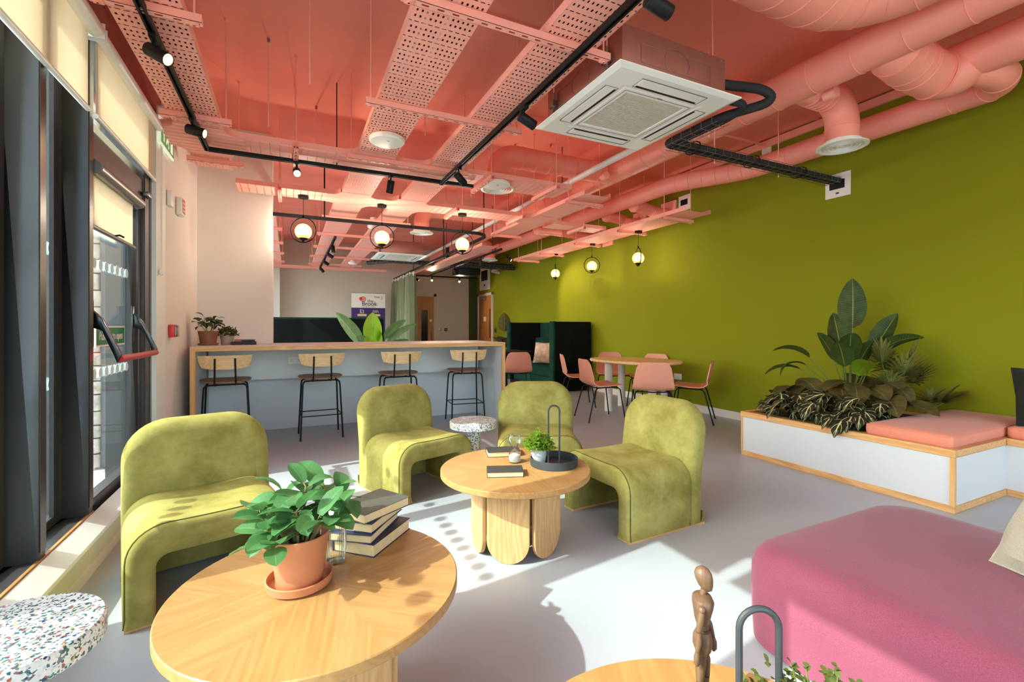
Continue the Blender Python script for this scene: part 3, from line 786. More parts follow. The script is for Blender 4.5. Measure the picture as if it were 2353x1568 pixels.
TZ = 2.75
def trays():
    tray('wide perforated coral tray at top left, beside the window blinds', -.79, -.465, -.5, 4.34, TZ)
    tray('short end of the left coral tray, past the crossing tray', -.79, -.5, 4.78, 5.28, TZ)
    tray('perforated coral tray left of centre, white disc fixed beneath it', .54, .87, -.5, 4.34, TZ)
    tray('perforated coral tray with the black light track under it', 1.21, 1.535, -.5, 4.34, TZ)
    tray('middle length of the left of the twin trays, between both crossing trays', .54, .87, 4.78, 5.7, TZ)
    tray('middle length of the right of the twin trays, between both crossing trays', 1.21, 1.535, 4.78, 5.7, TZ)
    tray('left of the twin trays running back above the green sofa', .5, .84, 6.1, 12.6, TZ)
    tray('right of the twin trays running back above the banner', 1.16, 1.5, 6.1, 12.6, TZ)
    tray('coral tray in the back room just past the pale wall edge', -.42, -.17, 7.0, 12.8, TZ)
    tray('nearer of the two crossing trays, from window side to white pipe', -.79, 2.85, 4.36, 4.76, TZ, 'X', 'perf_small')
    tray('farther crossing tray above the bar with pendants beneath', -.52, 3.08, 5.72, 6.08, TZ, 'X', 'perf_small')
    tray('stub of crossing tray joining the tray with wall side pendants', 3.45, 4.4, 5.78, 6.08, TZ - .04, 'X', 'perf_small')
    tray('short perforated tray beside the main duct, open near end', 3.08, 3.45, 4.45, 7.2, TZ)
    tray('long tray along the green wall with three pendants', 4.4, 4.84, 4.2, 9.05, 2.65)
    tray('coral tray running across in front of the far pale wall', -.7, 2.35, 12.65, 12.95, TZ - .05, 'X', 'perf_small')
    tray('coral tray between black light tracks leading to the curtain end', 3.08, 3.4, 7.6, 13.0, 2.66, 'Y', 'perf_small')
    # cables lying in the three front trays
    for nm, x0, x1, y1, mats_ in (('left window tray', -.79, -.465, 4.3, ['cable_dark'] * 10), ('left centre tray', .54, .87, 4.3, ['cable_red', 'cable_dark', 'cable_white', 'cable_red', 'cable_dark', 'cable_white', 'cable_dark', 'cable_dark', 'cable_dark', 'cable_dark']),
                                  ('tray above the black light track', 1.21, 1.535, 4.3, ['cable_dark'] * 8 + ['cable_white', 'cable_dark'])):
        t = thing('cable_bundle', 'bundle of cables lying in the %s, glimpsed through its holes' % nm, 'cables', ((x0 + x1) / 2, 0, TZ + .002), 0, 'cables in the trays')
        rr = (x1 - x0) / 20 * .98
        for k, mm in enumerate(mats_):
            xx = x0 + (2 * k + 1) * (x1 - x0) / 20 - (x0 + x1) / 2; w = .003 * sin(k * 2.1)
            MB().tube([(xx, -.4, rr), (xx + w, 1.5, rr), (xx - w, 3.0, rr), (xx, y1, rr)], rr, 8).build('cable', mm, t)
    # flat fillets where the trays cross
    def fil(label, cx, cy, z, sx, sy):
        pts = []
        n = 8; w, l = sx, sy
        for q, (ax, ay) in enumerate(((1, 1), (-1, 1), (-1, -1), (1, -1))):
            c = (ax * (w / 2 + .13), ay * (l / 2 + .13))
            seq = [(c[0] - ax * .13 * cos(k / n * pi / 2), c[1] - ay * .13 * sin(k / n * pi / 2)) for k in range(n + 1)]
            # corner curves inward between the two arms
            pts += seq if q in (1, 3) else seq[::-1]
        t = thing('tray_junction', label, 'cable tray', (cx, cy, z), 0, 'flat junction plates of the cable trays')
        MB().prism(pts, -.003, -.0005).build('plate', 'perf_small', t)
        for q in range(4):
            seg = pts[q * (n + 1):(q + 1) * (n + 1)]
            MB().loft([[(x, y, -.003), (x, y, .05)] for x, y in seg], cap=False, closed=False).build('curved_flange', 'coral', t)
    for nm, x in (('left window tray', -.63), ('tray with the white disc', .705), ('tray with the light track', 1.37)):
        fil('flat four way plate where the %s meets the nearer crossing tray' % nm, x, 4.56, TZ - .001, .33, .4)
    for nm, x in (('left twin tray', .69), ('right twin tray', 1.35), ('short duct side tray', 3.26)):
        fil('flat four way plate where the %s meets the farther crossing tray' % nm, x, 5.9, TZ - .001, .33, .36)
    hz = TZ - .044
    for k, y in enumerate((.6, 1.68, 2.74, 4.02, 5.0)):
        hanger('strut under the left window tray, %s' % ('nearest of five, out at the top edge', 'second of five', 'by the blind tube', 'beside the second lit spotlight', 'last, below the short end')[k], -.83, -.39, y, hz)
    for k, (y, a, b) in enumerate(((1.0, .46, 1.63), (2.12, .46, 1.63), (3.22, .46, 1.63), (4.33, .46, 1.6))):
        hanger('long strut under both centre trays, %s' % ('nearest, above the frame', 'reaching the air conditioner case', 'just before the white disc', 'at the nearer crossing tray')[k], a, b, y, hz)
    for k, y in enumerate((6.85, 8.1, 9.4, 10.7, 12.0)):
        hanger('strut under the twin back trays, %s from the bar' % ('first', 'second', 'third', 'fourth', 'fifth')[k], .40, 1.62, y, hz)
    for k, y in enumerate((8.0, 9.3, 10.6, 11.9)):
        hanger('strut under the tray by the pale wall edge, %s going back' % ('first', 'second', 'third', 'fourth')[k], -.5, -.1, y, hz)
    for k, x in enumerate((.05, 1.85, 2.62)):
        hanger('strut across the nearer crossing tray, %s' % ('left of centre', 'right of the light track', 'at its right end')[k], 4.28, 4.86, x, hz, 'Y')
    for k, x in enumerate((-.1, 1.95, 2.9)):
        hanger('strut across the farther crossing tray, %s' % ('above the left pendant', 'above the right pendant', 'by the short duct side tray')[k], 5.64, 6.18, x, hz, 'Y')
    hanger('strut at the open near end of the duct side tray', 3.02, 3.55, 4.75, hz); hanger('strut at the far end of the duct side tray', 3.02, 3.55, 7.0, hz)
    hanger('strut across the stub tray near the green wall', 5.7, 6.16, 3.95, hz - .04, 'Y')
    for k, y in enumerate((4.55, 5.45, 6.6, 7.8, 8.8)):
        hanger('strut under the green wall tray, %s' % ('nearest the camera', 'near the right pendant', 'near the middle pendant', 'near the left pendant', 'at its far end')[k], 4.36, 4.9, y, 2.65 - .044)
    # bare rods still hanging from the slab
    spots = [(-.2, 2.5, 3.42, 'top left, nearest the tray'), (.12, 3.3, 2.8, 'middle of the open bay, left'), (-.15, 4.15, 2.8, 'left, dark lower length'), (.25, 5.2, 2.9, 'behind the nearer crossing tray'), (1.05, 3.9, 2.85, 'between the centre trays'),
             (2.0, 5.3, 2.8, 'before the elbow duct'), (2.55, 5.2, 2.85, 'under the side duct'), (2.95, 5.0, 2.8, 'beside the white pipe'), (.95, 2.9, 3.05, 'between centre trays, short'), (2.35, 6.6, 2.75, 'behind the farther crossing tray')]
    for x, y, z, w in spots:
        t = thing('hanging_rod', 'bare coral threaded rod hanging from the slab, ' + w, 'threaded rod', (x, y, z), 0, 'bare threaded rods')
        m = MB(); rod_mb(m, 0, 0, 0, CZ - z); m.build('rod', 'coral', t)
        MB().cyl((0, 0, CZ - z - .03), (0, 0, CZ - z), .011, 8).build('anchor', 'galv', t)
trays()

def rings_along(mb, path_fn, ts, r): pass

def duct(name, label, path, r, seams=(), rs=None):
    """round sheet duct following a path, with raised seams at the given places (point, direction)"""
    t = thing(name, label, 'duct', (0, 0, 0))
    s = MB().tube(path, rs(len(path)) if rs else r, 28)
    if seams:
        for p, d in seams:
            p = V(p); d = V(d).normalized()
            s.tube([p - d * .004, p - d * .0015, p + d * .0015, p + d * .004], [r + .0005, r + .004, r + .004, r + .0005], 28)
    s.build('pipe_wall', 'coral_duct', t)
    return t
def lin_seams(p0, p1, n):
    p0, p1 = V(p0), V(p1)
    return [(p0.lerp(p1, (k + .5) / n), p1 - p0) for k in range(n)]
def arc3(c, u, v, r, a0, a1, n):
    c, u, v = V(c), V(u), V(v)
    return [c + u * (r * cos(R(a0 + (a1 - a0) * k / n))) + v * (r * sin(R(a0 + (a1 - a0) * k / n))) for k in range(n + 1)]

def diffuser(t, x, y, z, r=.19):
    p = [(.001, .02)]
    m = MB().lathe([(r, .012), (r, .004), (r - .02, 0), (r - .05, .02), (r - .05, .05)], (x, y, z), 40)
    for q in (.115, .085, .055, .028): m.lathe([(q + .017, .003), (q + .015, .006), (q, .03), (q - .002, .027), (q + .017, .003)], (x, y, z), 36, cap=False)
    m.lathe([(.001, .004), (.022, .004), (.022, .008), (.001, .008)], (x, y, z), 24)
    MB().lathe([(.001, .034), (r - .052, .034), (r - .052, .05), (.001, .05)], (x, y, z), 36).build('throat', 'alu', t)
    m.build('diffuser', 'white_metal', t, label='white ringed diffuser')

def ducts():
    mx, mz, mr = 3.66, 3.15, .137
    duct('main_duct', 'long round coral main duct running the length of the room', [(mx, -2.9, mz), (mx, 5, mz), (mx, 12.6, mz)], mr,
         lin_seams((mx, -.4, mz), (mx, 12.4, mz), 42))
    # branches with a quarter bend down to a diffuser
    def branch(label, y, dx, x_end, zd=2.74, r=.125, dark=False, nseam=5):
        zc = mz - .01; s = 1 if dx > 0 else -1
        xb = x_end - s * .2
        path = [(mx + s * .02, y, zc), (xb, y, zc)] + [(xb + s * .2 * sin(R(a)), y, zc - .2 + .2 * cos(R(a))) for a in range(15, 91, 15)] + [(x_end, y, zd + .04)]
        t = duct('branch_duct', label, path, r, lin_seams((mx + s * .14, y, zc), (xb, y, zc), nseam) + [((x_end, y, zc - .24), (0, 0, 1))])
        MB().lathe([(r + .006, 0), (r + .006, .03), (r, .04)], (x_end, y, zd + .02), 28).build('collar', 'coral', t)
        diffuser(t, x_end, y, zd)
        k = MB().tube([(mx + s * (mr + .06), y - r * .75, zc - .09), (mx + s * (mr + .06), y - r * .75 - .09, zc - .09)], .045, 16)
        k.build('damper_stub', 'coral', t)
        return t
    branch('coral branch duct bending down to a round diffuser by the green wall', 2.33, 1, 4.26)
    branch('coral branch duct with smooth elbow left of the main duct, over the nearer crossing tray', 4.72, -1, 2.1, nseam=7)
    branch('coral branch duct with diffuser behind the pendants above the bar', 7.45, -1, 1.95, nseam=6)
    branch('small coral branch duct with diffuser at the far end by the green wall', 9.9, 1, 4.2, zd=2.76)
    # wall side duct with its offset bend; its near end turns in under the fat elbow
    p = smooth([(4.33, 1.6, 3.08), (4.58, 1.48, 3.03), (4.78, 1.55, 3.03), (4.86, 1.82, 3.05), (4.86, 2.3, 3.05)], 6) + [(4.86, 3.5, 3.05)]
    nb = len(p) - 1
    for k in range(1, 9):
        q = k / 8; p.append((4.86 - .42 * (3 * q * q - 2 * q ** 3), 3.5 + 1.1 * q, 3.05))
    p += [(4.44, 6.5, 3.05), (4.44, 12.5, 3.05)]
    duct('slim_duct', 'slimmer coral duct along the green wall with an offset bend', p, .108,
         [(p[k], V(p[k + 1]) - V(p[k - 1])) for k in (8, 13, 18)] + lin_seams((4.86, 2.2, 3.05), (4.86, 3.5, 3.05), 2) + [(V(p[i]).lerp(V(p[i + 1]), .5), V(p[i + 1]) - V(p[i])) for i in range(nb, nb + 7)] + lin_seams((4.44, 5, 3.05), (4.44, 9, 3.05), 5))
    # fat segmented branch from the main duct into the duct that leaves the frame
    t = duct('elbow_duct', 'fat segmented coral elbow joining main duct and side duct at top right', smooth([(mx + .16, 1.74, 3.12), (3.95, 1.74, 3.1), (4.2, 1.72, 3.06), (4.34, 1.66, 3.05), (4.4, 1.5, 3.09)], 5), .158,
         [((mx + .24, 1.74, 3.115), (1, 0, -.05)), ((3.99, 1.74, 3.095), (1, 0, -.15)), ((4.04, 1.735, 3.09), (1, 0, -.15)), ((4.07, 1.735, 3.08), (1, 0, -.15)), ((4.25, 1.705, 3.045), (1, -.3, -.1)), ((4.27, 1.69, 3.055), (1, -.4, 0))],
         rs=lambda n: [.158] * (n - 5) + [.155, .148, .135, .115, .09])
    MB().tube([(mx + .03, 1.74, 3.13), (mx + .09, 1.74, 3.125), (mx + .17, 1.74, 3.12)], [.1, .137, .158], 28).build('saddle', 'coral_duct', t)
    duct('side_duct', 'coral duct leaving the frame at the right edge, seamed collar near its end', [(4.38, 1.86, 3.12), (4.38, -2.6, 3.12)], .136,
         lin_seams((4.38, 1.3, 3.12), (4.38, -2, 3.12), 6))
    # huge elbow at the top of the frame
    sy, sz = 1.66, 3.24
    path = [(.6, sy, sz), (2.75, sy, sz)] + [(2.75 + .42 * sin(R(a)), sy - .42 + .42 * cos(R(a)), sz) for a in range(10, 91, 10)] + [(3.17, -2.6, sz)]
    duct('supply_duct', 'very wide coral duct with lobster back bend at the top right edge', path, .24,
         [((x, sy, sz), (1, 0, 0)) for x in (1.75, 2.0, 2.25, 2.45, 2.6)] + [((2.75 + .42 * sin(R(a)), sy - .42 + .42 * cos(R(a)), sz), (cos(R(a)), -sin(R(a)), 0)) for a in (4, 22, 40, 58, 76)])
    # corrugated spurs to the wall plates
    def spur(label, y, z, x0):
        t = thing('flexible_duct', label, 'duct', (0, 0, 0), 0, 'corrugated spurs to the green wall')
        n = 26; pts = []; rs = []
        for k in range(n * 2 + 1):
            q = k / (n * 2); pts.append((x0 + (XE - .03 - x0) * q, y + .1 * sin(q * 3), z + .03 * sin(q * 5))); rs.append(.085 if k % 2 else .073)
        MB().tube(pts, rs, 18).build('bellows', 'coral_duct', t, angle=1.2)
        MB().box(XE - .03, XE - .003, y - .13, y + .17, z - .15, z + .15).build('wall_plate', 'coral', t)
    spur('corrugated coral spur into a square wall plate, nearer one', 5.95, 2.96, 4.52)
    spur('corrugated coral spur into a square wall plate, behind the green wall tray', 6.8, 2.84, 3.72)
    spur('short corrugated coral spur tucked below the wall duct bend', 5.3, 2.97, 4.52)
    # conduit and hooks by the green wall
    t = thing('conduit', 'thin coral conduit across the slab to a white plate on the green wall', 'conduit', (0, 3.72, 3.42))
    MB().cyl((3.8, 0, 0), (XE - .02, 0, 0), .014, 10).build('tube', 'coral', t)
    MB().box(XE - .012, XE - .001, -.06, .06, -.12, .05).build('wall_plate', 'white', t)
    t = thing('white_pipe', 'straight white plastic pipe running back beside the main duct', 'pipe', (3.12, 0, 3.0))
    MB().cyl((0, 3.1, 0), (0, 12.4, 0), .034, 16).build('tube', 'white', t)
    for y in (3.4, 5.0, 6.6, 8.2, 9.8): MB().tube([(0, y - .012, 0), (0, y + .012, 0)], .04, 14).tube([(0, y, .035), (0, y, CZ - 3.002)], .005, 6).build('pipe_clip', 'black', t)
ducts()

def cassette(x, y, z, s, label, detail=True):
    t = thing('air_conditioner', label, 'air conditioner', (x, y, z), 0, 'ceiling cassette air conditioners')
    h = s / 2
    # pressed steel case above
    MB().box(-h * .86, h * .86, -h * .86, h * .86, .03, .28).build('case', 'hatch_pink', t, bevel=.004)
    if detail:
        d = MB()
        for ax in (0, 1):
            for sg in ((-1,),)[0]:
                def q(u, w):
                    e = h * .86 + .0008
                    return (u, -e, w) if ax == 0 else (-e, u, w)
                def line(pts):
                    d.tube([q(u, w) for u, w in pts], .0016, 4)
                line([(-.28, .09), (-.28, .2), (.28, .2), (.28, .09), (-.28, .09)])
                line([(.1 * cos(R(a)), .15 + .075 * sin(R(a))) for a in range(0, 361, 15)])
                for u in (-.38, -.2, 0, .2, .38): d.ball(q(u, .262), .005, 6, 4); d.ball(q(u, .05), .005, 6, 4)
        d.build('pressed_outline', 'galv', t)
    # face frame: a square ring with four louvre slots and a centre grille
    ring = MB()
    def sq(a, zz): return [(-a, -a, zz), (a, -a, zz), (a, a, zz), (-a, a, zz)]
    ring.loft([sq(h * .9, .03), sq(h, .022), sq(h, .014), sq(h * .93, .002), sq(h * .66, 0), sq(h * .63, .004), sq(h * .6, .004), sq(h * .585, 0), sq(h * .5, 0), sq(h * .485, .006)], cap=False)
    face = ring.build('face_frame', 'white_metal', t, angle=.25)
    for k in range(4):
        m = MB().obox((0, -h * .765, -.0008), h * 1.02, h * .13, .004)
        o = m.build('louvre', 'white_metal', face); o.rotation_euler = (0, 0, k * pi / 2)
        m = MB().obox((0, -h * .685, -.0006), h * 1.0, h * .034, .003)
        o2 = m.build('air_slot', 'black', face); o2.rotation_euler = (0, 0, k * pi / 2)
    for k in range(4):
        gm = MB()
        a, b0, b1 = h * .54, -h * .85, -h * .66
        gm.tube([(-a, b0, -.0008), (a, b0, -.0008), (a, b1, -.0008), (-a, b1, -.0008)], .0022, 4, closed=True)
        gm.tube([(-h * .55, -h * .55, -.0008), (h * .55, -h * .55, -.0008)], .0016, 4)
        o3 = gm.build('groove', 'alu', face); o3.rotation_euler = (0, 0, k * pi / 2)
    g = MB()
    n = 34
    for k in range(n): g.box(-h * .485, h * .485, -h * .485 + h * .97 * k / n, -h * .485 + h * .97 * (k + .55) / n, .002, .007)
    gr = g.build('grille', 'grille', t); MB().box(-h * .485, h * .485, -h * .485, h * .485, .008, .012).build('filter', 'grille', gr)
    MB().box(-.02, .02, -h * .57, -h * .56, -.0015, .001).build('badge', 'galv', face)
    for sx in (-1, 1):
        for sy in (-1, 1):
            m = MB(); rod_mb(m, sx * (h * .9), sy * (h * .62), .05, CZ - z); m.build('hanger_rod', 'coral', t)
    for sx in (-1, 1):
        for sy in (-1, 1): MB().box(sx * h * .9 - .025, sx * h * .9 + .025, sy * h * .62 - .03, sy * h * .62 + .03, .1, .14).cyl((sx * h * .9, sy * h * .62, .06), (sx * h * .9, sy * h * .62, .2), .01, 8).build('mount_bracket', 'galv', t)
    return t

def basket(label, pts, w=.13, z0=0, nwire=6):
    """wire basket of steel rods along a path of straight runs, with lagged pipes lying in it"""
    t = thing('wire_basket', label, 'cable basket', (0, 0, 0), 0, 'wire baskets')
    m = MB()
    for a, b in zip(pts[:-1], pts[1:]):
        a, b = V(a), V(b); d = (b - a); L = d.length; d.normalize(); s = V((-d.y, d.x, 0)); up = V((0, 0, 1))
        for o, h in ((-w / 2, 0), (0, 0), (w / 2, 0), (-w / 2, .06), (w / 2, .06)): m.tube([a + s * o + up * h, b + s * o + up * h], .0024, 5)
        k = 0.05
        while k < L:
            c = a + d * k; m.tube([c - s * w / 2 + up * .06, c - s * w / 2, c + s * w / 2, c + s * w / 2 + up * .06], .0024, 5); k += .1
    m.build('wire_mesh', 'galv', t)
    return t

def hvac():
    cassette(2.115, 2.5, 2.65, .97, 'large white cassette air conditioner hanging nearest, left of the main duct')
    cassette(2.04, 9.68, 2.65, .97, 'smaller looking white air conditioner beyond the bar pendants', False)
    t = basket('wire basket with lagged pipes from the near air conditioner to the green wall', [(2.9, 2.4, 2.72), (2.9, 2.92, 2.72), (XE - .06, 2.92, 2.72)])
    for x, y, s in ((2.9, 2.6, 0), (3.5, 2.92, 1), (4.4, 2.92, 1)): m = MB(); rod_mb(m, x + (.0 if s else .075), y + (.075 if s else 0), 2.7); m.build('hanger_rod', 'coral', t)
    t = thing('lagged_pipes', 'pair of black lagged pipes curving from the near air conditioner into the basket', 'pipes', (0, 0, 0))
    for k, (r, o, zz) in enumerate(((.032, -.03, 0), (.027, .035, -.002))):
        e = .0 if k == 0 else .02
        if k == 0: P = [(2.5, 2.2, 2.84), (2.68, 2.19, 2.85), (2.82, 2.17, 2.86), (2.95, 2.13, 2.85), (3.02, 2.11, 2.81), (3.0, 2.14, 2.77), (2.94, 2.24, 2.757), (2.885, 2.38, 2.756)]
        else: P = [(2.5, 2.26, 2.78), (2.68, 2.26, 2.79), (2.8, 2.24, 2.785), (2.87, 2.22, 2.77), (2.9, 2.26, 2.755), (2.925, 2.38, 2.752)]
        P += [(2.9 + o, 2.5, 2.755), (2.9 + o, 2.7, 2.755), (2.9 + o, 2.86 - o, 2.755), (2.93 + o, 2.915 - o, 2.755), (3.0 + o, 2.92 - o, 2.755), (3.3, 2.92 - o, 2.755), (XE - .02, 2.92 - o, 2.755)]
        MB().tube(smooth(P, 5), r, 14).build('lagged_pipe', 'rubber', t)
    for x in (3.15, 3.9, 4.6):
        ties = MB(); ties.tube([(x, 2.92 + .085 * cos(R(a)), 2.755 + .05 * sin(R(a))) for a in range(0, 360, 30)], .005, 5, closed=True); ties.tube([(x, 2.92 + .06, 2.79), (x, 2.93 + .06, 2.83)], .004, 5)
        ties.build('cable_tie', 'black', t)
    def plate(label, y, z, s, hole=True):
        t = thing('wall_hatch', label, 'wall plate', (XE, y, z), 0, 'white fire stopping plates on the green wall')
        bd = MB().box(-.008, -.001, -s, s, -s, s).build('board', 'paper', t)
        MB().box(-.011, -.008, -s * .55, s * .65, -s * .3, s * .45).build('sleeve', 'black', t)
        MB().box(-.0095, -.0082, -s * .1, s * .15, -s * .72, -s * .58).build('marking', 'ink', bd)
    plate('white square plate on the green wall where the lagged pipes enter', 2.91, 2.71, .125)
    plate('white square plate on the green wall under the wall duct bend', 5.02, 3.04, .11)
    plate('white square plate high above the green wall door', 12.75, 2.72, .4)
    t = basket('far wire basket with black pipes crossing above the curtain', [(1.6, 11.2, 2.68), (2.1, 10.6, 2.68), (XE - .1, 10.6, 2.68)], .3)
    MB().tube([(1.65, 11.2, 2.72), (2.12, 10.65, 2.72), (5.2, 10.65, 2.72)], .05, 12).build('lagged_pipe', 'rubber', t)
    MB().tube([(3.3, 10.3, 3.1), (3.3, 10.3, 2.9), (3.34, 10.35, 2.8), (3.5, 10.55, 2.76), (5.1, 10.55, 2.76)], .045, 12).build('bent_pipe', 'rubber', t)
    t = thing('grey_pipe', 'grey plastic waste pipe bending to the far end of the green wall', 'pipe', (0, 0, 0))
    MB().tube([(3.4, 10.9, 2.84), (4.9, 10.9, 2.82), (5.0, 11.0, 2.8), (5.0, 11.6, 2.74), (XE, 11.7, 2.72)], .04, 12).build('tube', 'white', t)
    t = thing('fan_box', 'black fan coil box hung at the far end beside the small diffuser', 'fan unit', (4.0, 11.1, 2.5))
    MB().box(-.15, .45, 0, .5, .06, .42).build('case', 'black', t, bevel=.01)
    m = MB()
    for x in (-.1, .4): rod_mb(m, x, .25 if x < .2 else .3, .42, CZ - 2.5)
    m.build('hanger_rod', 'black', t)
    # detectors
    def disc(label, x, y, z, r, h, name='access_point'):
        t = thing(name, label, 'ceiling device', (x, y, z), 0, 'white ceiling devices')
        cv = MB().lathe([(.001, 0), (r * .7, 0), (r * .93, .004), (r, .014), (r, h - .01), (r * .94, h), (.001, h)], (0, 0, 0), 36).build('cover', 'smoke_white', t)
        MB().box(-.012, .012, -r * .35, -r * .25, -.001, .001).build('badge', 'galv', cv)
        MB().lathe([(.001, h), (r * .5, h), (r * .5, h + .03), (.001, h + .03)], (0, 0, 0), 20).build('mount', 'white', t)
    disc('flat white disc access point under the left centre tray', .715, 3.82, 2.7, .14, .045)
    disc('white disc partly hidden above the nearer crossing tray', 1.99, 4.52, 2.71, .15, .04)
    for lb, x, y, z in (('white smoke detector with tall base above the middle pendant', 1.2, 7.5, 2.76), ('white smoke detector under the far end of the right twin tray', 1.32, 11.2, 2.66)):
        t = thing('smoke_detector', lb, 'smoke detector', (x, y, z), 0, 'smoke detectors')
        MB().lathe([(.001, 0), (.07, 0), (.1, .02), (.1, .045), (.05, .05)], (0, 0, 0), 28).build('head', 'smoke_white', t)
        MB().lathe([(.05, .05), (.06, .06), (.045, .1), (.06, .17), (.001, .17)], (0, 0, 0), 24).build('base', 'smoke_white', t)
hvac()

# ---------------------------------------------------------------- lights hung from the services
def track(label, p0, p1, z, rods=(), name='light_track', group='black light tracks'):
    t = thing(name, label, 'light track', (0, 0, z), 0, group)
    a, b = V((p0[0], p0[1], 0)), V((p1[0], p1[1], 0)); d = (b - a).normalized(); s = V((-d.y, d.x, 0)) * .0175
    m = MB()
    # an inverted channel, open slot downwards
    prof = [(-1, 0), (-1, .034), (1, .034), (1, 0), (.45, 0), (.45, .022), (-.45, .022), (-.45, 0)]
    m.loft([[p + s * u + V((0, 0, w)) for u, w in prof] for p in (a, b)])
    m.build('channel', 'black', t)
    for p, k in ((a, -1), (b, 1)): MB().loft([[p + d * e * k + s * u * 1.04 + V((0, 0, w)) for u, w in ((-1, -.001), (-1, .035), (1, .035), (1, -.001))] for e in (-.001, .006)]).build('end_cap', 'black_gloss', t)
    if rods:
        q = MB()
        for x, y, zt in rods: q.tube([(x, y, .034), (x, y, zt - z)], .005, 6)
        q.build('hanger_rod', 'black', t)
    return t

def spot(label, x, y, z, d, lit=False, watt=0, L=.125, r=.034):
    t = thing('spotlight', label, 'spotlight', (x, y, z), 0, 'black track spotlights')
    MB().box(-.016, .016, -.04, .04, -.018, .004).build('adapter', 'black', t)
    d = V(d).normalized()
    c = V((0, 0, -.075)) + d * .02
    MB().tube([(0, 0, -.015), (0, 0, -.06), c], [.008, .008, .008], 8).build('arm', 'black', t)
    a = c - d * L * .45; b = c + d * L * .55
    q = d.to_track_quat('Z', 'Y').to_matrix()
    bo = MB().lathe([(r * .9, 0), (r, .004), (r, L - .004), (r * .97, L), (r * .87, L), (r * .84, L - .012)], a, 24, q).build('body', 'black', t, angle=.9)
    MB().lathe([(.001, L - .008), (r * .84, L - .008), (r * .84, L - .004), (.001, L - .003)], a, 20, q).build('lens', 'lamp_on' if lit else 'black_gloss', bo, label='glowing lamp face' if lit else None)
    if lit and watt:
        l = D.lights.new('spot_lamp', 'SPOT'); l.energy = watt; l.color = (1, .78, .5); l.spot_size = R(70); l.spot_blend = .6; l.shadow_soft_size = .03
        o = D.objects.new('spot_lamp', l); COL.objects.link(o)
        o.location = V((x, y, z)) + b + d * .012; o.rotation_euler = d.to_track_quat('-Z', 'Y').to_euler()
    return t

def tracks():
    track('black light track under the left window tray', (-.627, .2), (-.627, 4.62), 2.69)
    track('black light track under the nearer crossing tray', (-.61, 4.62), (1.76, 4.62), 2.69, [(.4, 4.62, CZ)])
    track('long black light track under the right centre tray', (1.41, -.5), (1.41, 4.6), 2.67)
    track('short black light track under the left twin back tray', (.68, 8.1), (.68, 12.4), 2.67)
    track('black light track along the far end below the slab, by the small diffuser', (3.45, 7.6), (3.45, 12.5), 2.6, [(3.45, 8.0, CZ), (3.45, 11, CZ)])
    track('black light track across the far wall with three warm lamps', (2.9, 12.45), (4.9, 12.45), 2.6, [(3.3, 12.45, CZ), (4.6, 12.45, CZ)])
    spot('lit black spotlight at the top left, nearest on the left track', -.627, 2.93, 2.69, (.78, -.42, -.5), True, 20)
    spot('lit black spotlight on the left track, beside the exit sign', -.627, 3.97, 2.69, (.92, -.3, -.26), True, 20)
    spot('glaring lit spotlight on the crossing track above the pale wall', .06, 4.62, 2.69, (.02, -.95, -.5), True, 18)
    spot('black spotlight on the crossing track pointing down beside the twin trays', .9, 4.62, 2.69, (-.1, .25, -.95))
    spot('black spotlight on the right track beside the air conditioner', 1.41, 2.74, 2.67, (.9, .1, -.3))
    spot('black spotlight on the right track near the crossing tray', 1.41, 4.06, 2.67, (.75, .35, -.5))
    spot('black spotlight cut by the top edge of the picture', 1.41, 1.52, 2.67, (.93, -.05, -.24))
    for k, (y, d) in enumerate(((8.6, (.1, -.2, -.95)), (9.5, (.85, .2, -.45)), (10.6, (.8, .3, -.5)), (11.9, (.6, .3, -.7)))):
        spot('black spotlight on the back room track, %s' % ('first, hanging straight down', 'second, turned sideways', 'third, turned sideways', 'last above the banner wall')[k], .68, y, 2.67, d)
    spot('black spotlight over the curtain end, turned to the wall', 3.45, 10.2, 2.6, (.5, .5, -.6)); spot('black spotlight near the black fan box, turned down', 3.45, 8.6, 2.6, (.4, .3, -.8))
    spot('lit spotlight glowing warm above the green wall end of the far track', 4.1, 8.7, 2.72, (.6, -.5, -.5), True, 45)
    spot('lit spotlight on the far track next to the curtain', 3.1, 12.45, 2.6, (.8, -.3, -.4), True, 40)
    spot('lit spotlight on the far track above the wooden door', 3.55, 12.45, 2.6, (-.3, -.9, -.35), True, 45)
    spot('lit spotlight on the far track right of the wooden door', 4.35, 12.45, 2.6, (-.35, -.9, -.35), True, 45)
tracks()

PW = 3.1
def pendant(label, x, y, zt, zc, rr, rg, yaw, group, watt):
    t = thing('pendant_lamp', label, 'pendant lamp', (x, y, zc), 0, group)
    h = zt - zc
    MB().lathe([(.001, h - .032), (.055, h - .032), (.058, h - .028), (.058, h), (.001, h)], (0, 0, 0), 28).build('canopy', 'black', t)
    MB().tube([(0, 0, rr + .02), (0, 0, h - .03)], .003, 6).build('cord', 'black', t)
    MB().tube([(rr * cos(R(a)) * cos(yaw), rr * cos(R(a)) * sin(yaw), rr * sin(R(a))) for a in range(0, 360, 8)], .006, 8, closed=True).cyl((0, 0, rr - .004), (0, 0, rr + .03), .009, 10).build('ring', 'black_matt', t)
    gl = MB().ball((0, 0, -.018), rg, 28, 18).build('globe', 'globe', t)
    MB().lathe([(.001, -rr), (.012, -rr), (.014, -rg - .03), (rg * .5, -rg - .012), (rg * .68, -rg * .78), (rg * .66, -rg * .74), (.001, -rg * .95)], (0, 0, 0), 24).build('cup', 'black', gl)
    l = D.lights.new('globe_lamp', 'POINT'); l.energy = watt * PW; l.color = (1, .87, .7); l.shadow_soft_size = .03
    o = D.objects.new('globe_lamp', l); COL.objects.link(o); o.location = (x, y, zc - .018)
    return t
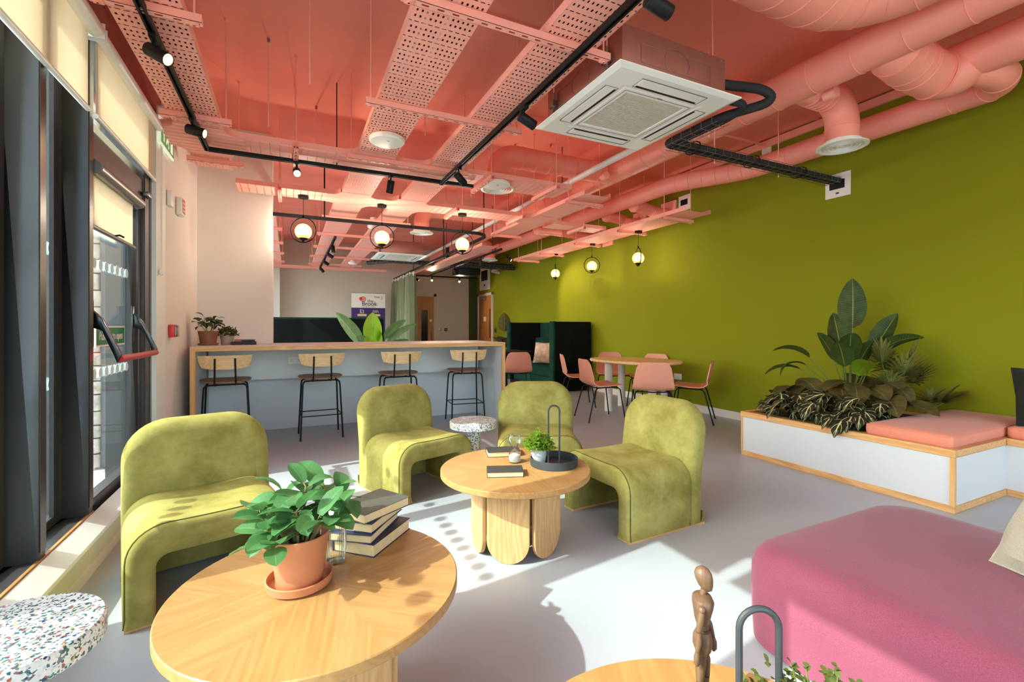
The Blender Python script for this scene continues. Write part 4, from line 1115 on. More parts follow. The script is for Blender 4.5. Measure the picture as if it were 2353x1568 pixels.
def pendants():
    g1, g2 = 'globe pendants over the bar', 'globe pendants along the green wall'
    for k, (x, nm, yw) in enumerate(((.147, 'left globe pendant over the bar, nearest the pale wall', -.45), (1.05, 'middle globe pendant over the bar, between two others', -.4), (2.12, 'right globe pendant over the bar, by the curved track corner', -.35))):
        pendant('black ring and glowing ' + nm, x, 5.95, TZ, 2.345, .145, .093, yw, g1, 9)
    for y, nm, yw in ((5.42, 'nearest to the camera of the three along the green wall', 1.15), (6.6, 'in the middle of the three along the green wall', -.45), (7.82, 'farthest of the three along the green wall', 1.1)):
        pendant('globe pendant with black ring, ' + nm, 4.72, y, 2.65, 2.28 if y != 5.42 else 2.26, .135, .087, yw, g2, 4)
pendants()

# ---------------------------------------------------------------- curtain and its rail
def curtain():
    z = 2.56
    t = thing('curtain_rail', 'curved black curtain rail from pale wall round to the green curtain', 'curtain rail', (0, 0, z))
    P = [(-.19, 6.3, 0), (2.42, 6.3, 0)] + [(2.42 + .26 * sin(R(a)), 6.56 - .26 * cos(R(a)), 0) for a in range(10, 91, 10)] + [(2.68, 13.3, 0)]
    m = MB(); rings = []
    for i, p in enumerate(P):
        a = V(P[max(0, i - 1)]); b = V(P[min(len(P) - 1, i + 1)]); d = (b - a).normalized(); s = V((-d.y, d.x, 0)) * .016
        rings.append([V(p) - s, V(p) + s, V(p) + s + V((0, 0, .04)), V(p) - s + V((0, 0, .04))])
    m.loft(rings); m.build('rail', 'black', t)
    r = MB()
    for x, y in ((.4, 6.3), (2.66, 6.5), (2.68, 8.6), (2.68, 11)): r.tube([(x, y, .04), (x, y, CZ - z)], .009, 8)
    r.build('hanger_rod', 'black', t)
    t = thing('curtain', 'gathered sage green floor length curtain hanging at the far end', 'curtain', (2.68, 11.0, .02))
    m = MB(); n = 160; cols = []
    for zz, amp in ((0, .095), (1.2, .09), (2.2, .08), (2.42, .07), (2.48, .05)):
        cols.append([(amp * sin(k / n * 62) + .03 * sin(k / n * 17 + zz), 2.3 * k / n + .03 * sin(k / n * 41), zz) for k in range(n + 1)])
    m.loft(cols, cap=False, closed=False); m.build('cloth', 'curtain', t, angle=2)
    h = MB()
    for k in range(0, n + 1, 6): h.box(-.012 + .05 * sin(k / n * 62), .012 + .05 * sin(k / n * 62), 2.3 * k / n - .012, 2.3 * k / n + .03, 2.44, 2.53)
    h.build('heading_tape', 'white', t)
curtain()

# ---------------------------------------------------------------- far furniture
def back_room():
    t = thing('tall_sofa', 'long dark green tall backed sofa in the back room, seen over the bar', 'sofa', (0, 9.9, 0), 0)
    MB().prism(rrect(-.8, 1.78, 0, .16, .05), .06, 1.4).build('backrest', 'bottle_green', t)
    MB().box(-.8, 1.78, -.03, 0, .1, 1.37).build('rear_panel', 'near_black_green', t, bevel=.02)
    MB().prism(rrect(1.62, 1.8, .1, .9, .05), .06, 1.39).build('wing', 'bottle_green', t)
    MB().box(-.8, 1.62, .16, .85, .2, .46).build('seat', 'bottle_green', t, bevel=.04)
    MB().box(-.76, 1.74, .06, .8, 0, .06).build('plinth', 'black', t)
    # roll-up banner
    t = thing('banner', 'standing roll up banner, white above and purple below, behind the sofa', 'banner', (1.45, 12.62, 0))
    w = .86
    MB().box(-.02, w + .02, -.1, .1, 0, .08).build('foot', 'alu', t, bevel=.01)
    up = MB().box(0, w, -.002, 0, 1.72, 2.1).build('upper_print', 'paper', t); lo = MB().box(0, w, -.002, 0, .08, 1.72).build('lower_print', 'purple', t)
    MB().box(-.005, w + .005, -.008, .008, 2.1, 2.118).build('top_rail', 'alu', t); MB().cyl((w / 2, .03, .05), (w / 2, .012, 2.1), .012, 8).build('pole', 'alu', t)
    rx = (pi / 2, 0, 0)
    m = MB().lathe([(.001, 0), (.078, 0), (.078, .001), (.001, .001)], (.29, -.0035, 1.945), 30, M4.Rotation(pi / 2, 3, 'X')); m.build('pale_dot', 'pinkprint', up)
    m = MB().lathe([(.001, 0), (.042, 0), (.042, .001), (.001, .001)], (.235, -.006, 1.955), 26, M4.Rotation(pi / 2, 3, 'X')); m.build('red_dot', 'redprint', up)
    text('lettering', 'the', .115, 'ink', up, (.4, -.004, 1.865), rx)
    text('lettering', 'Brook', .155, 'ink', up, (.255, -.0075, 1.775), rx)
    text('lettering', 'STUDENT LIVING', .03, 'ink', up, (.26, -.004, 1.735), rx, sx=1.45)
    text('lettering', 'Fresh', .068, 'ink', up, (.57, -.004, 1.99), rx)
    g = MB()
    for k, (a, b) in enumerate(((.75, 2.03), (.765, 1.995), (.75, 1.96))): g.tube([(a, -.004, b), (a + .035, -.004, b + .01)], .003, 5)
    g.tube([(.775, -.004, 1.93), (.775, -.004, 2.035)], .003, 5); g.build('fern_mark', 'ink', up)
    ic = MB()
    for a, b, c, d in ((.215, .225, 1.575, 1.68), (.3, .31, 1.575, 1.66), (.215, .31, 1.575, 1.583), (.215, .29, 1.672, 1.68), (.23, .25, 1.595, 1.61), (.23, .25, 1.63, 1.645), (.262, .292, 1.6, 1.607), (.262, .292, 1.635, 1.642)): ic.box(a, b, -.0035, -.0022, c, d)
    for k in range(3): ic.tube([(.56 + .05 * k + .02 * cos(R(a)), -.003, 1.64 + .02 * sin(R(a))) for a in range(0, 360, 40)], .003, 4, closed=True); ic.tube([(.56 + .05 * k + .03 * cos(R(a)), -.003, 1.585 + .03 * sin(R(a))) for a in range(0, 181, 30)], .003, 4)
    ic.build('icon', 'paper', lo)
    MB().box(.15, .38, -.003, -.0021, 1.5, 1.555).box(.49, .73, -.003, -.0021, 1.5, 1.555).build('caption_plate', 'tag_yellow', lo)
    for lb, x, k in (('brushed steel switch plate by the far wooden door, left one', 4.06, 'galv'), ('dark bordered switch plate by the far wooden door, right one', 4.25, 'black')):
        t = thing('switch_plate', lb, 'light switch', (x, 13.4, 1.09), 0, 'switch plates on the far wall')
        MB().box(-.045, .045, -.01, -.001, 0, .09).build('plate', k, t, bevel=.003); MB().box(-.015, .015, -.014, -.01, .03, .06).build('rocker', 'white', t)
    t = thing('switch_plate', 'grey switch plate on the green wall beside the white framed door', 'light switch', (XE, 11.95, 1.06), 0)
    MB().box(-.01, -.001, -.07, .07, 0, .14).build('plate', 'galv', t, bevel=.003); MB().box(-.014, -.01, -.02, .02, .04, .1).build('rocker', 'black', t)
    # high booth against the green wall
    t = thing('seating_booth', 'dark green high sided booth seat against the green wall', 'booth seat', (4.37, 7.28, 0))
    def slab(x0, x1, y0, y1, z0, z1, nm, mt, r=.05): MB().prism(rrect(x0, x1, y0, y1, r), z0, z1).build(nm, mt, t, bevel=.02, seg=2)
    slab(0, .84, 0, .14, .07, 1.31, 'side_panel', 'near_black_green'); slab(0, .84, 1.86, 2.0, .07, 1.31, 'side_panel', 'near_black_green')
    slab(.74, .86, .12, 1.88, .07, 1.31, 'back_panel', 'bottle_green')
    for y in (-.005, 1.855): MB().prism(rrect(-.03, .03, y, y + .15, .028), .07, 1.315).build('edge_roll', 'bottle_green', t)
    MB().box(.12, .76, .14, 1.86, .24, .46).build('seat', 'bottle_green', t, bevel=.04); MB().box(.6, .76, .14, 1.86, .46, .98).build('back_cushion', 'bottle_green', t, bevel=.05)
    MB().box(.03, .8, .06, 1.94, .0, .07).build('plinth', 'black', t)
    MB().box(.08, .76, .14, 1.86, .07, .24).build('seat_base', 'bottle_green', t, bevel=.01)
    t = thing('cushion', 'beige patterned scatter cushion leaning in the green booth seat', 'cushion', (4.72, 8.35, .46), R(-62))
    o = pillow_mb(.46, .44, .16, seed=4).build('cover', 'linen2', t); o.rotation_euler = (R(-14), 0, 0)
    t = thing('booth_table', 'black topped table in front of the green booth seat', 'table', (3.82, 8.2, 0))
    MB().prism(rrect(-.4, .4, -.42, .42, .03), .715, .745).build('table_top', 'black', t, bevel=.003)
    MB().cyl((0, 0, .02), (0, 0, .715), .035, 16).build('column', 'black', t); MB().lathe([(.001, 0), (.24, 0), (.24, .012), (.05, .025), (.001, .025)], (0, 0, 0), 28).build('foot', 'black', t)
    # white planter beyond the booth
    t = thing('planter_box', 'low white planter ledge behind the booth, at the green wall', 'planter', (4.2, 9.5, 0))
    MB().box(-.3, 1.02, 0, .9, .06, .38).build('panel', 'panel_white', t); MB().box(-.31, 1.03, -.01, .91, .38, .42).build('oak_rim', 'oak', t); MB().box(-.31, 1.03, -.01, .91, 0, .06).build('oak_plinth', 'oak', t)
    MB().box(-.24, .96, .06, .84, .42, .425).build('soil', 'soil', t)
back_room()

# ---------------------------------------------------------------- bar
def bar():
    t = thing('bar_counter', 'long oak edged white bar counter with four stools in front', 'bar counter', (0, 5.25, 0))
    x0, x1, zt = -.85, 2.44, 1.015
    MB().box(x0, x1, 0, .945, zt - .002, zt).build('worktop', 'panel_grey', t)
    MB().box(x0, x1, 0, .04, zt - .045, zt - .002).box(x0, x0 + .04, .04, .945, zt - .045, zt - .002).box(x1 - .04, x1, .04, .945, zt - .045, zt - .002).build('oak_edging', 'oak', t, bevel=.002, seg=1)
    MB().box(x0 + .04, x1 - .04, .04, .945, zt - .045, zt - .002).build('underside', 'panel_white', t)
    MB().box(x0, x0 + .045, 0, .04, 0, zt - .045).build('left_post', 'oak_z', t, bevel=.002, seg=1)
    MB().box(x0 + .006, x0 + .04, .04, .9, 0, zt - .045).build('left_panel', 'panel_grey', t)
    MB().box(x1 - .045, x1, 0, .03, 0, zt - .045).build('right_post', 'oak_z', t, bevel=.002, seg=1)
    MB().box(x1 - .04, x1 - .004, .03, .9, 0, zt - .045).build('right_panel', 'panel_white', t)
    MB().box(x0 + .06, x1 - .1, .68, .71, .61, zt - .045).build('apron_panel', 'panel_white', t)
    MB().box(x0 + .04, x1 - .04, .86, .89, 0, zt - .045).build('rear_panel', 'panel_grey', t)
    for lb, x, z in (('white double socket on the bar front, behind the second stool', .06, .82), ('white double socket on the bar front, behind the third stool', 1.39, .815)):
        s = thing('power_socket', lb, 'socket', (x, 5.93, z), 0, 'double sockets on the bar front')
        MB().box(-.073, .073, -.009, 0, -.043, .043).build('face_plate', 'white', s, bevel=.003)
        for q in (-.05, .03): MB().box(q, q + .02, -.012, -.009, .012, .028).build('rocker', 'white_metal', s)
        p = MB()
        for q in (-.04, .035): p.box(q - .003, q + .003, -.0096, -.009, 0, .01).box(q - .013, q - .007, -.0096, -.009, -.016, -.011).box(q + .007, q + .013, -.0096, -.009, -.016, -.011)
        p.build('pin_hole', 'ink', s)
    # stools
    def stool(label, x, y, rz):
        t = thing('bar_stool', label, 'bar stool', (x, y, 0), rz, 'oak and black bar stools')
        sh = .645
        # dished round-cornered seat shell
        m = MB(); rings = []
        def seatr(e, dz): return [(px * e, py * e, sh + dz + .018 * (abs(px * e) / .22) ** 2 + .012 * max(0, py * e / .19) ** 2) for px, py in rrect(-.225, .225, -.19, .2, [.16, .16, .15, .15], 8)]
        m.loft([seatr(.965, -.006), seatr(1, 0), seatr(1, .004), seatr(.97, .011), seatr(.5, .009), seatr(.02, .008)])
        m.build('seat', 'walnut', t)
        # curved back board, its lower edge bowed
        n = 20; rows = []
        def bp(u, v, off):
            a = u * .5; r = .41
            wv = 1 - .14 * (1 - v) ** 1.6
            low = .0 + .02 * (abs(u) ** 2.2) * (1 - v)
            z = .785 + low + v * (.138 - low)
            return (r * sin(a) * 1.18 * wv, -.245 + (r + off) * (1 - cos(a)) - off * 0 + off * cos(a) * 0 + (0.0 if off == 0 else -off * cos(a) - off * (1 - cos(a))), z)
        vv = (0, .12, .35, .65, .9, 1)
        front = [[bp(k / n * 2 - 1, v, 0) for k in range(n + 1)] for v in vv]; back = [[bp(k / n * 2 - 1, v, .011) for k in range(n + 1)] for v in vv]
        b = MB(); loops = []
        for i in range(len(vv)): loops.append(front[i] + back[i][::-1])
        b.loft(loops); b.build('backrest', 'oak_pale', t)
        # frame
        f = MB()
        for s in (-1, 1):
            f.tube([(s * .085, -.262, .895), (s * .087, -.252, .78), (s * .09, -.23, sh + .0), (s * .088, -.2, sh - .018), (s * .085, -.15, sh - .022)], .0085, 8)
        f.tube([(-.17, -.12, sh - .022), (.17, -.12, sh - .022)], .008, 8).tube([(-.17, .12, sh - .022), (.17, .12, sh - .022)], .008, 8).tube([(-.085, -.16, sh - .022), (-.085, .13, sh - .022)], .007, 8).tube([(.085, -.16, sh - .022), (.085, .13, sh - .022)], .007, 8)
        f.build('frame', 'black', t)
        for sx in (-1, 1):
            for sy in (-1, 1):
                lg = MB().tube([(sx * .14, sy * .12, sh - .022), (sx * .165, sy * .13, sh - .024), (sx * .182, sy * .14, sh - .04), (sx * .187, sy * .146, sh - .07), (sx * .212, sy * .205, 0)], .009, 8).build('leg', 'black', t)
                MB().cyl((sx * .212, sy * .205, 0), (sx * .2105, sy * .2015, .02), .0105, 10).build('foot_cap', 'rubber', lg)
        fr = MB(); q = .25
        c = [(sx * .2, sy * .176, q) for sx, sy in ((-1, -1), (1, -1), (1, 1), (-1, 1))]
        for i in range(4): fr.tube([c[i], c[(i + 1) % 4]], .006, 6)
        fr.build('footrest', 'black', t)
    for x, y, rz, nm in ((-.585, 5.56, .06, 'first bar stool from the left, next to the window wall'), (.31, 5.55, .03, 'second bar stool from the left, in front of a socket'), (1.17, 5.56, -.02, 'third bar stool, partly behind a green lounge chair'), (2.03, 5.6, -.12, 'fourth bar stool, nearest the right end of the bar')):
        stool('oak backed black legged ' + nm, x, y, rz)
bar()

# ---------------------------------------------------------------- lounge chairs
def rot_inset(pts, d):
    """shrink a closed outline of (x, z) points inwards by d, keeping z at or above the floor line"""
    n = len(pts); out = []
    zmin = min(p[1] for p in pts)
    for i in range(n):
        a, b, c = V(pts[i - 1]), V(pts[i]), V(pts[(i + 1) % n])
        t = (c - a)
        t = t.normalized() if t.length > 1e-9 else V((1, 0))
        nrm = V((-t.y, t.x))
        q = b + nrm * d
        out.append((q.x, zmin if pts[i][1] <= zmin + 1e-6 else max(zmin, q.y)))
    return out

def lounge(label, x, y, face):
    t = thing('lounge_chair', label, 'lounge chair', (x, y, 0), atan2(face[0], -face[1]), 'olive velvet lounge chairs')
    W, H, sh, lt, st = .64, .735, .415, .105, .142
    zb = .014
    # seat: an arch across the width
    o = []
    n = 8
    def seq(c, r, a0, a1, k=n): return [(c[0] + r * cos(R(a0 + (a1 - a0) * i / k)), c[1] + r * sin(R(a0 + (a1 - a0) * i / k))) for i in range(k + 1)]
    Ro, Ri = .15, .05
    up = [(W / 2, zb + (sh - Ro - zb) * k / 6) for k in range(6)]
    o += up + seq((W / 2 - Ro, sh - Ro), Ro, 0, 90)
    o += [(W / 2 - Ro - (W - 2 * Ro) * k / 10, sh) for k in range(1, 10)]
    o += seq((-W / 2 + Ro, sh - Ro), Ro, 90, 180)
    o += [(-W / 2, zb + (sh - Ro - zb) * (5 - k) / 6) for k in range(6)]
    o += [(-W / 2 + lt, zb + (sh - st - Ri - zb) * k / 5) for k in range(5)]
    o += seq((-W / 2 + lt + Ri, sh - st - Ri), Ri, 180, 90, 5)
    o += [(-W / 2 + lt + Ri + (W - 2 * lt - 2 * Ri) * k / 10, sh - st) for k in range(1, 10)]
    o += seq((W / 2 - lt - Ri, sh - st - Ri), Ri, 90, 0, 5)
    o += [(W / 2 - lt, zb + (sh - st - Ri - zb) * (4 - k) / 5) for k in range(5)]
    y0, y1, r = -.31, .2, .035
    def dip(px, pz, yy):
        k = max(0, 1 - (px / (W / 2)) ** 2)
        q = max(0, min(1, (pz - .2) / .2))
        f = (yy - y0) / (y1 - y0)
        return pz - q * k * (.022 + .02 * sin(pi * min(1, max(0, f)))) + q * k * .012 * (1 - f)
    rings = []
    st_ = [(r * (1 - cos(R(a))), r * (1 - sin(R(a)))) for a in (0, 22, 45, 67, 90)]
    ys = [(y0 + a, b) for a, b in st_] + [(y0 + r + (y1 - y0 - 2 * r) * k / 6, 0) for k in range(1, 6)] + [(y1 - a, b) for a, b in st_[::-1]]
    for yy, ins in ys:
        rings.append([(px, yy, dip(px, pz, yy)) for px, pz in rot_inset(o, ins)])
    MB().loft(rings).build('seat', 'velvet', t, angle=1.1)
    # back slab, rounded at its top corners, leaning a little
    b = rrect(-W / 2, W / 2, zb, H, [.19, .19, .002, .002], 9)
    b = [(p[0], p[1]) for p in b]
    bb = []
    for i in range(len(b)):                       # add points along the long sides
        p, q = b[i], b[(i + 1) % len(b)]
        bb.append(p)
        L = hypot(q[0] - p[0], q[1] - p[1])
        for k in range(1, int(L / .07)): bb.append((p[0] + (q[0] - p[0]) * k / int(L / .07), p[1] + (q[1] - p[1]) * k / int(L / .07)))
    T, r2 = .155, .065
    st2 = [(r2 * (1 - cos(R(a))), r2 * (1 - sin(R(a)))) for a in (0, 18, 36, 54, 72, 90)]
    ys = [(a, q) for a, q in st2] + [(T - a, q) for a, q in st2[::-1]]
    rings = []
    for yy, ins in ys:
        ring = []
        for px, pz in rot_inset(bb, ins):
            lean = .05 * max(0, (pz - .3)) / .4 + (.014 * (1 - (px / W * 2) ** 2) if yy < T / 2 and pz > .3 else 0)
            ring.append((px, .165 + yy + lean - .02 * (1 - pz / H) * (yy / T), pz))
        rings.append(ring)
    MB().loft(rings).build('backrest', 'velvet', t, angle=1.1)
    # piping round the seat front
    k0 = 4; path = []
    ins = rot_inset(o, .006)
    for px, pz in ins[:6 + 9 + 9 + 9 + 6]: path.append((px, y0 + .017, dip(px, pz, y0 + .017)))
    MB().tube(path, .0035, 5).build('piping', 'piping', t)
    pth = [(px, .168, dip(px, pz, .1)) for px, pz in rot_inset(o, .004)[:39]]
    MB().tube(pth, .0035, 5).build('piping', 'piping', t)
    for s in (-1, 1):
        MB().box(min(s * W / 2 - s * .004, s * (W / 2 - lt)), max(s * W / 2 - s * .004, s * (W / 2 - lt)), -.3, .3, 0, .014).build('oak_runner', 'oak_y', t)
    return t
lounge('nearest and largest olive velvet lounge chair, against the window ledge', -.355, 2.65, (.26, -.966))
lounge('olive velvet lounge chair with dotted sun shadows, in front of the third stool', .86, 3.49, (.33, -.944))
lounge('olive velvet lounge chair facing the camera, behind the round table with the tray', 1.79, 3.24, (-.42, -.9))
lounge('olive velvet lounge chair seen from its side, right of the round table', 1.975, 2.335, (-1, -.04))

# ---------------------------------------------------------------- round tables
TH = .43
def coffee_table(label, x, y, rz):
    t = thing('coffee_table', label, 'coffee table', (x, y, 0), rz, 'round oak coffee tables')
    r = .41
    MB().lathe([(.001, TH - .001), (r - .003, TH), (r, TH - .003), (r, TH - .028), (r - .004, TH - .032), (.001, TH - .032)], (0, 0, 0), 96).build('table_top', 'oak_top', t, angle=.5)
    MB().lathe([(r + .0006, TH - .004), (r + .0006, TH - .028)], (0, 0, 0), 96).build('edge_band', 'oak_pale', t) if False else None
    for k in range(6):
        a = k * pi / 3
        w = .11; pts = []
        pts += [(-w, TH - .034), (-w, w)] + [(w * cos(R(q)), w + w * sin(R(q))) for q in range(192, 349, 12)] + [(w, w), (w, TH - .034)]
        rings = [[(px, -.2 - yy, pz) for px, pz in pts] for yy in (0, .022)]
        MB().loft(rings).build('fin', 'oak_fin', t, rotz=a, bevel=.002, seg=1)
    MB().cyl((0, 0, .12), (0, 0, TH - .033), .05, 16).build('hub', 'oak_z', t)
    return t
T1, T2, T3 = (.087, 1.515), (1.125, 2.29), (.60, .45)
coffee_table('large looking round oak coffee table in the foreground with the plant and books', T1[0], T1[1], .35)
coffee_table('round oak coffee table between the lounge chairs, tray and hourglass on top', T2[0], T2[1], .42)
coffee_table('round oak coffee table cut by the bottom edge, under the wooden figure', T3[0], T3[1], 1.1)

def terrazzo_table(label, x, y, m):
    t = thing('side_table', label, 'side table', (x, y, 0), 0, 'terrazzo side tables')
    MB().lathe([(.001, .45), (.184, .45), (.19, .444), (.19, .398), (.184, .392), (.001, .392)], (0, 0, 0), 64).build('table_top', m, t, angle=.5)
    MB().lathe([(.001, .0), (.058, 0), (.058, .392), (.001, .392)], (0, 0, 0), 32).build('column', m, t)
    MB().lathe([(.001, 0), (.13, 0), (.13, .012), (.125, .016), (.001, .016)], (0, 0, 0), 40).build('foot', m, t)
MT['terrazzo'] = terrazzo('speckled_recycled_terrazzo', 170); MT['terrazzo_far'] = terrazzo('speckled_recycled_terrazzo_fine', 140)
terrazzo_table('speckled terrazzo side table in the bottom left corner', -.625, 1.545, 'terrazzo')
terrazzo_table('speckled terrazzo side table behind the round table, between lounge chairs', 1.34, 3.50, 'terrazzo_far')

# ---------------------------------------------------------------- things on the tables
def book(label, x, y, z, w, l, h, rz, cover, group, spine=True):
    """hardback lying flat: local x across the pages, y along the spine at -x"""
    t = thing('book', label, 'book', (x, y, z), rz, group)
    c = .0022
    MB().box(-w / 2, w / 2, -l / 2, l / 2, h - c, h).box(-w / 2, w / 2, -l / 2, l / 2, 0, c).build('cover', cover, t, bevel=.0008, seg=1)
    MB().loft([[(-w / 2 - .004 * sin(pi * k / 6), yy, h * k / 6) for k in range(7)] + [(-w / 2 + .003, yy, h * (6 - k) / 6) for k in range(7)] for yy in (-l / 2, l / 2)]).build('spine', cover, t)
    MB().box(-w / 2 + .003, w / 2 - .004, -l / 2 + .004, l / 2 - .004, c, h - c).build('pages', 'page', t)
    return t
gs = 'old hardbacks stacked on the foreground table'
# stack: (height, size, turn, cover)
bx, by = .275, 1.73
z = TH
for (w, l, h, rz, cv, dx, dy, lb) in ((.165, .235, .042, -.76, 'book_plum', 0, 0, 'thick dark plum book at the bottom of the stack'), (.16, .225, .028, -.62, 'book_navy', -.028, .006, 'navy book second from the bottom of the stack'),
                                      (.155, .215, .032, -.7, 'book_navy', -.014, .014, 'navy book second from the top of the stack'), (.16, .21, .032, -1.02, 'book_grey', .0, .01, 'charcoal book on top of the stack')):
    book(lb + ' beside the potted plant', bx + dx, by + dy, z, w, l, h, rz, cv, gs); z += h + .0006
ga = 'black hardbacks lying on the tray table'
book('black book lying alone at the front of the tray table', 1.02, 2.2, TH, .115, .19, .027, -1.95, 'book_black', ga)
book('black book lying behind the hourglass on the tray table', 1.17, 2.55, TH, .125, .2, .03, -1.85, 'book_black', ga)

def pot_mb(r0, r1, h, th=.006, lip=0):
    return MB().lathe([(.001, 0), (r0 - .004, 0), (r0, .004)] + [(r0 + (r1 - r0) * k / 6, .004 + (h - .004) * k / 6) for k in range(1, 6)] + [(r1, h - .002), (r1 - .002, h), (r1 - th, h - .001), (r1 - th - (r1 - r0) * .3, h * .72), (.001, h * .72)], (0, 0, 0), 48)
def stems_leaves(t, r, h, n, lmat, smat, L, W, seed, spread=1.0, shape='round', per=6, droop=.5, fold=.2, z0=0):
    rnd = random.Random(seed); s = MB(); f = MB()
    for k in range(n):
        a = 2 * pi * k / n + rnd.uniform(-.3, .3); q = rnd.uniform(.1, .5) * r
        b = V((q * cos(a), q * sin(a), z0)); hh = h * rnd.uniform(.55, 1)
        top = V((cos(a) * r * spread * rnd.uniform(.3, 1.05), sin(a) * r * spread * rnd.uniform(.3, 1.05), z0 + hh))
        mid = (b + top) / 2 + V((cos(a) * .01, sin(a) * .01, .02))
        P = [b, (b + mid) / 2, mid, (mid + top) / 2, top]
        s.tube(P, [.0035, .0033, .003, .0026, .002], 6)
        for j in range(per):
            u = .35 + .65 * (j + 1) / per; i = min(3, int(u * 4)); p = P[i].lerp(P[i + 1], u * 4 - i)
            ya = a + j * 2.4 + rnd.uniform(-.5, .5); sz = rnd.uniform(.7, 1.1)
            pt = rnd.uniform(.0, .7) if j < per - 1 else rnd.uniform(.4, 1.1)
            e = V((cos(ya) * cos(pt), sin(ya) * cos(pt), sin(pt))) * L * .16
            s.tube([p, p + e], .0018, 5)
            f.leaf(p + e, ya, pt, L * sz, W * sz, droop * rnd.uniform(.6, 1.8), fold, rnd.uniform(-.4, .4), shape, 2, 6, wavy=.012)
    s.build('stem', smat, t); f.build('foliage', lmat, t, angle=2)
def tuft(t, r, z0, n, L, mat, seed, flat=.75, leafw=.35, sprig=0):
    """dense ball of small herb leaves on fine stalks"""
    rnd = random.Random(seed); f = MB(); s = MB()
    for k in range(n):
        a = rnd.uniform(0, 2 * pi); e = math.asin(rnd.uniform(-.12, 1)); q = r * rnd.uniform(.55, 1.0) * (1.18 if rnd.random() < sprig else 1)
        p = V((q * cos(a) * cos(e), q * sin(a) * cos(e), z0 + q * sin(e) * flat / .75))
        if k % 3 == 0: s.tube([(p.x * .25, p.y * .25, z0 - .02), (p.x * .7, p.y * .7, z0 + (p.z - z0) * .6), p], .0009, 4)
        for j in range(3):
            f.leaf(p - V((0, 0, .004 * j)), a + rnd.uniform(-1.6, 1.6) + j * 2.1, rnd.uniform(-.2, 1.1), L * rnd.uniform(.7, 1.2), L * leafw * 2, rnd.uniform(0, .6), .2, 0, 'oval', 1, 3)
    s.build('stem', 'stem_green', t); f.build('foliage', mat, t, angle=2)

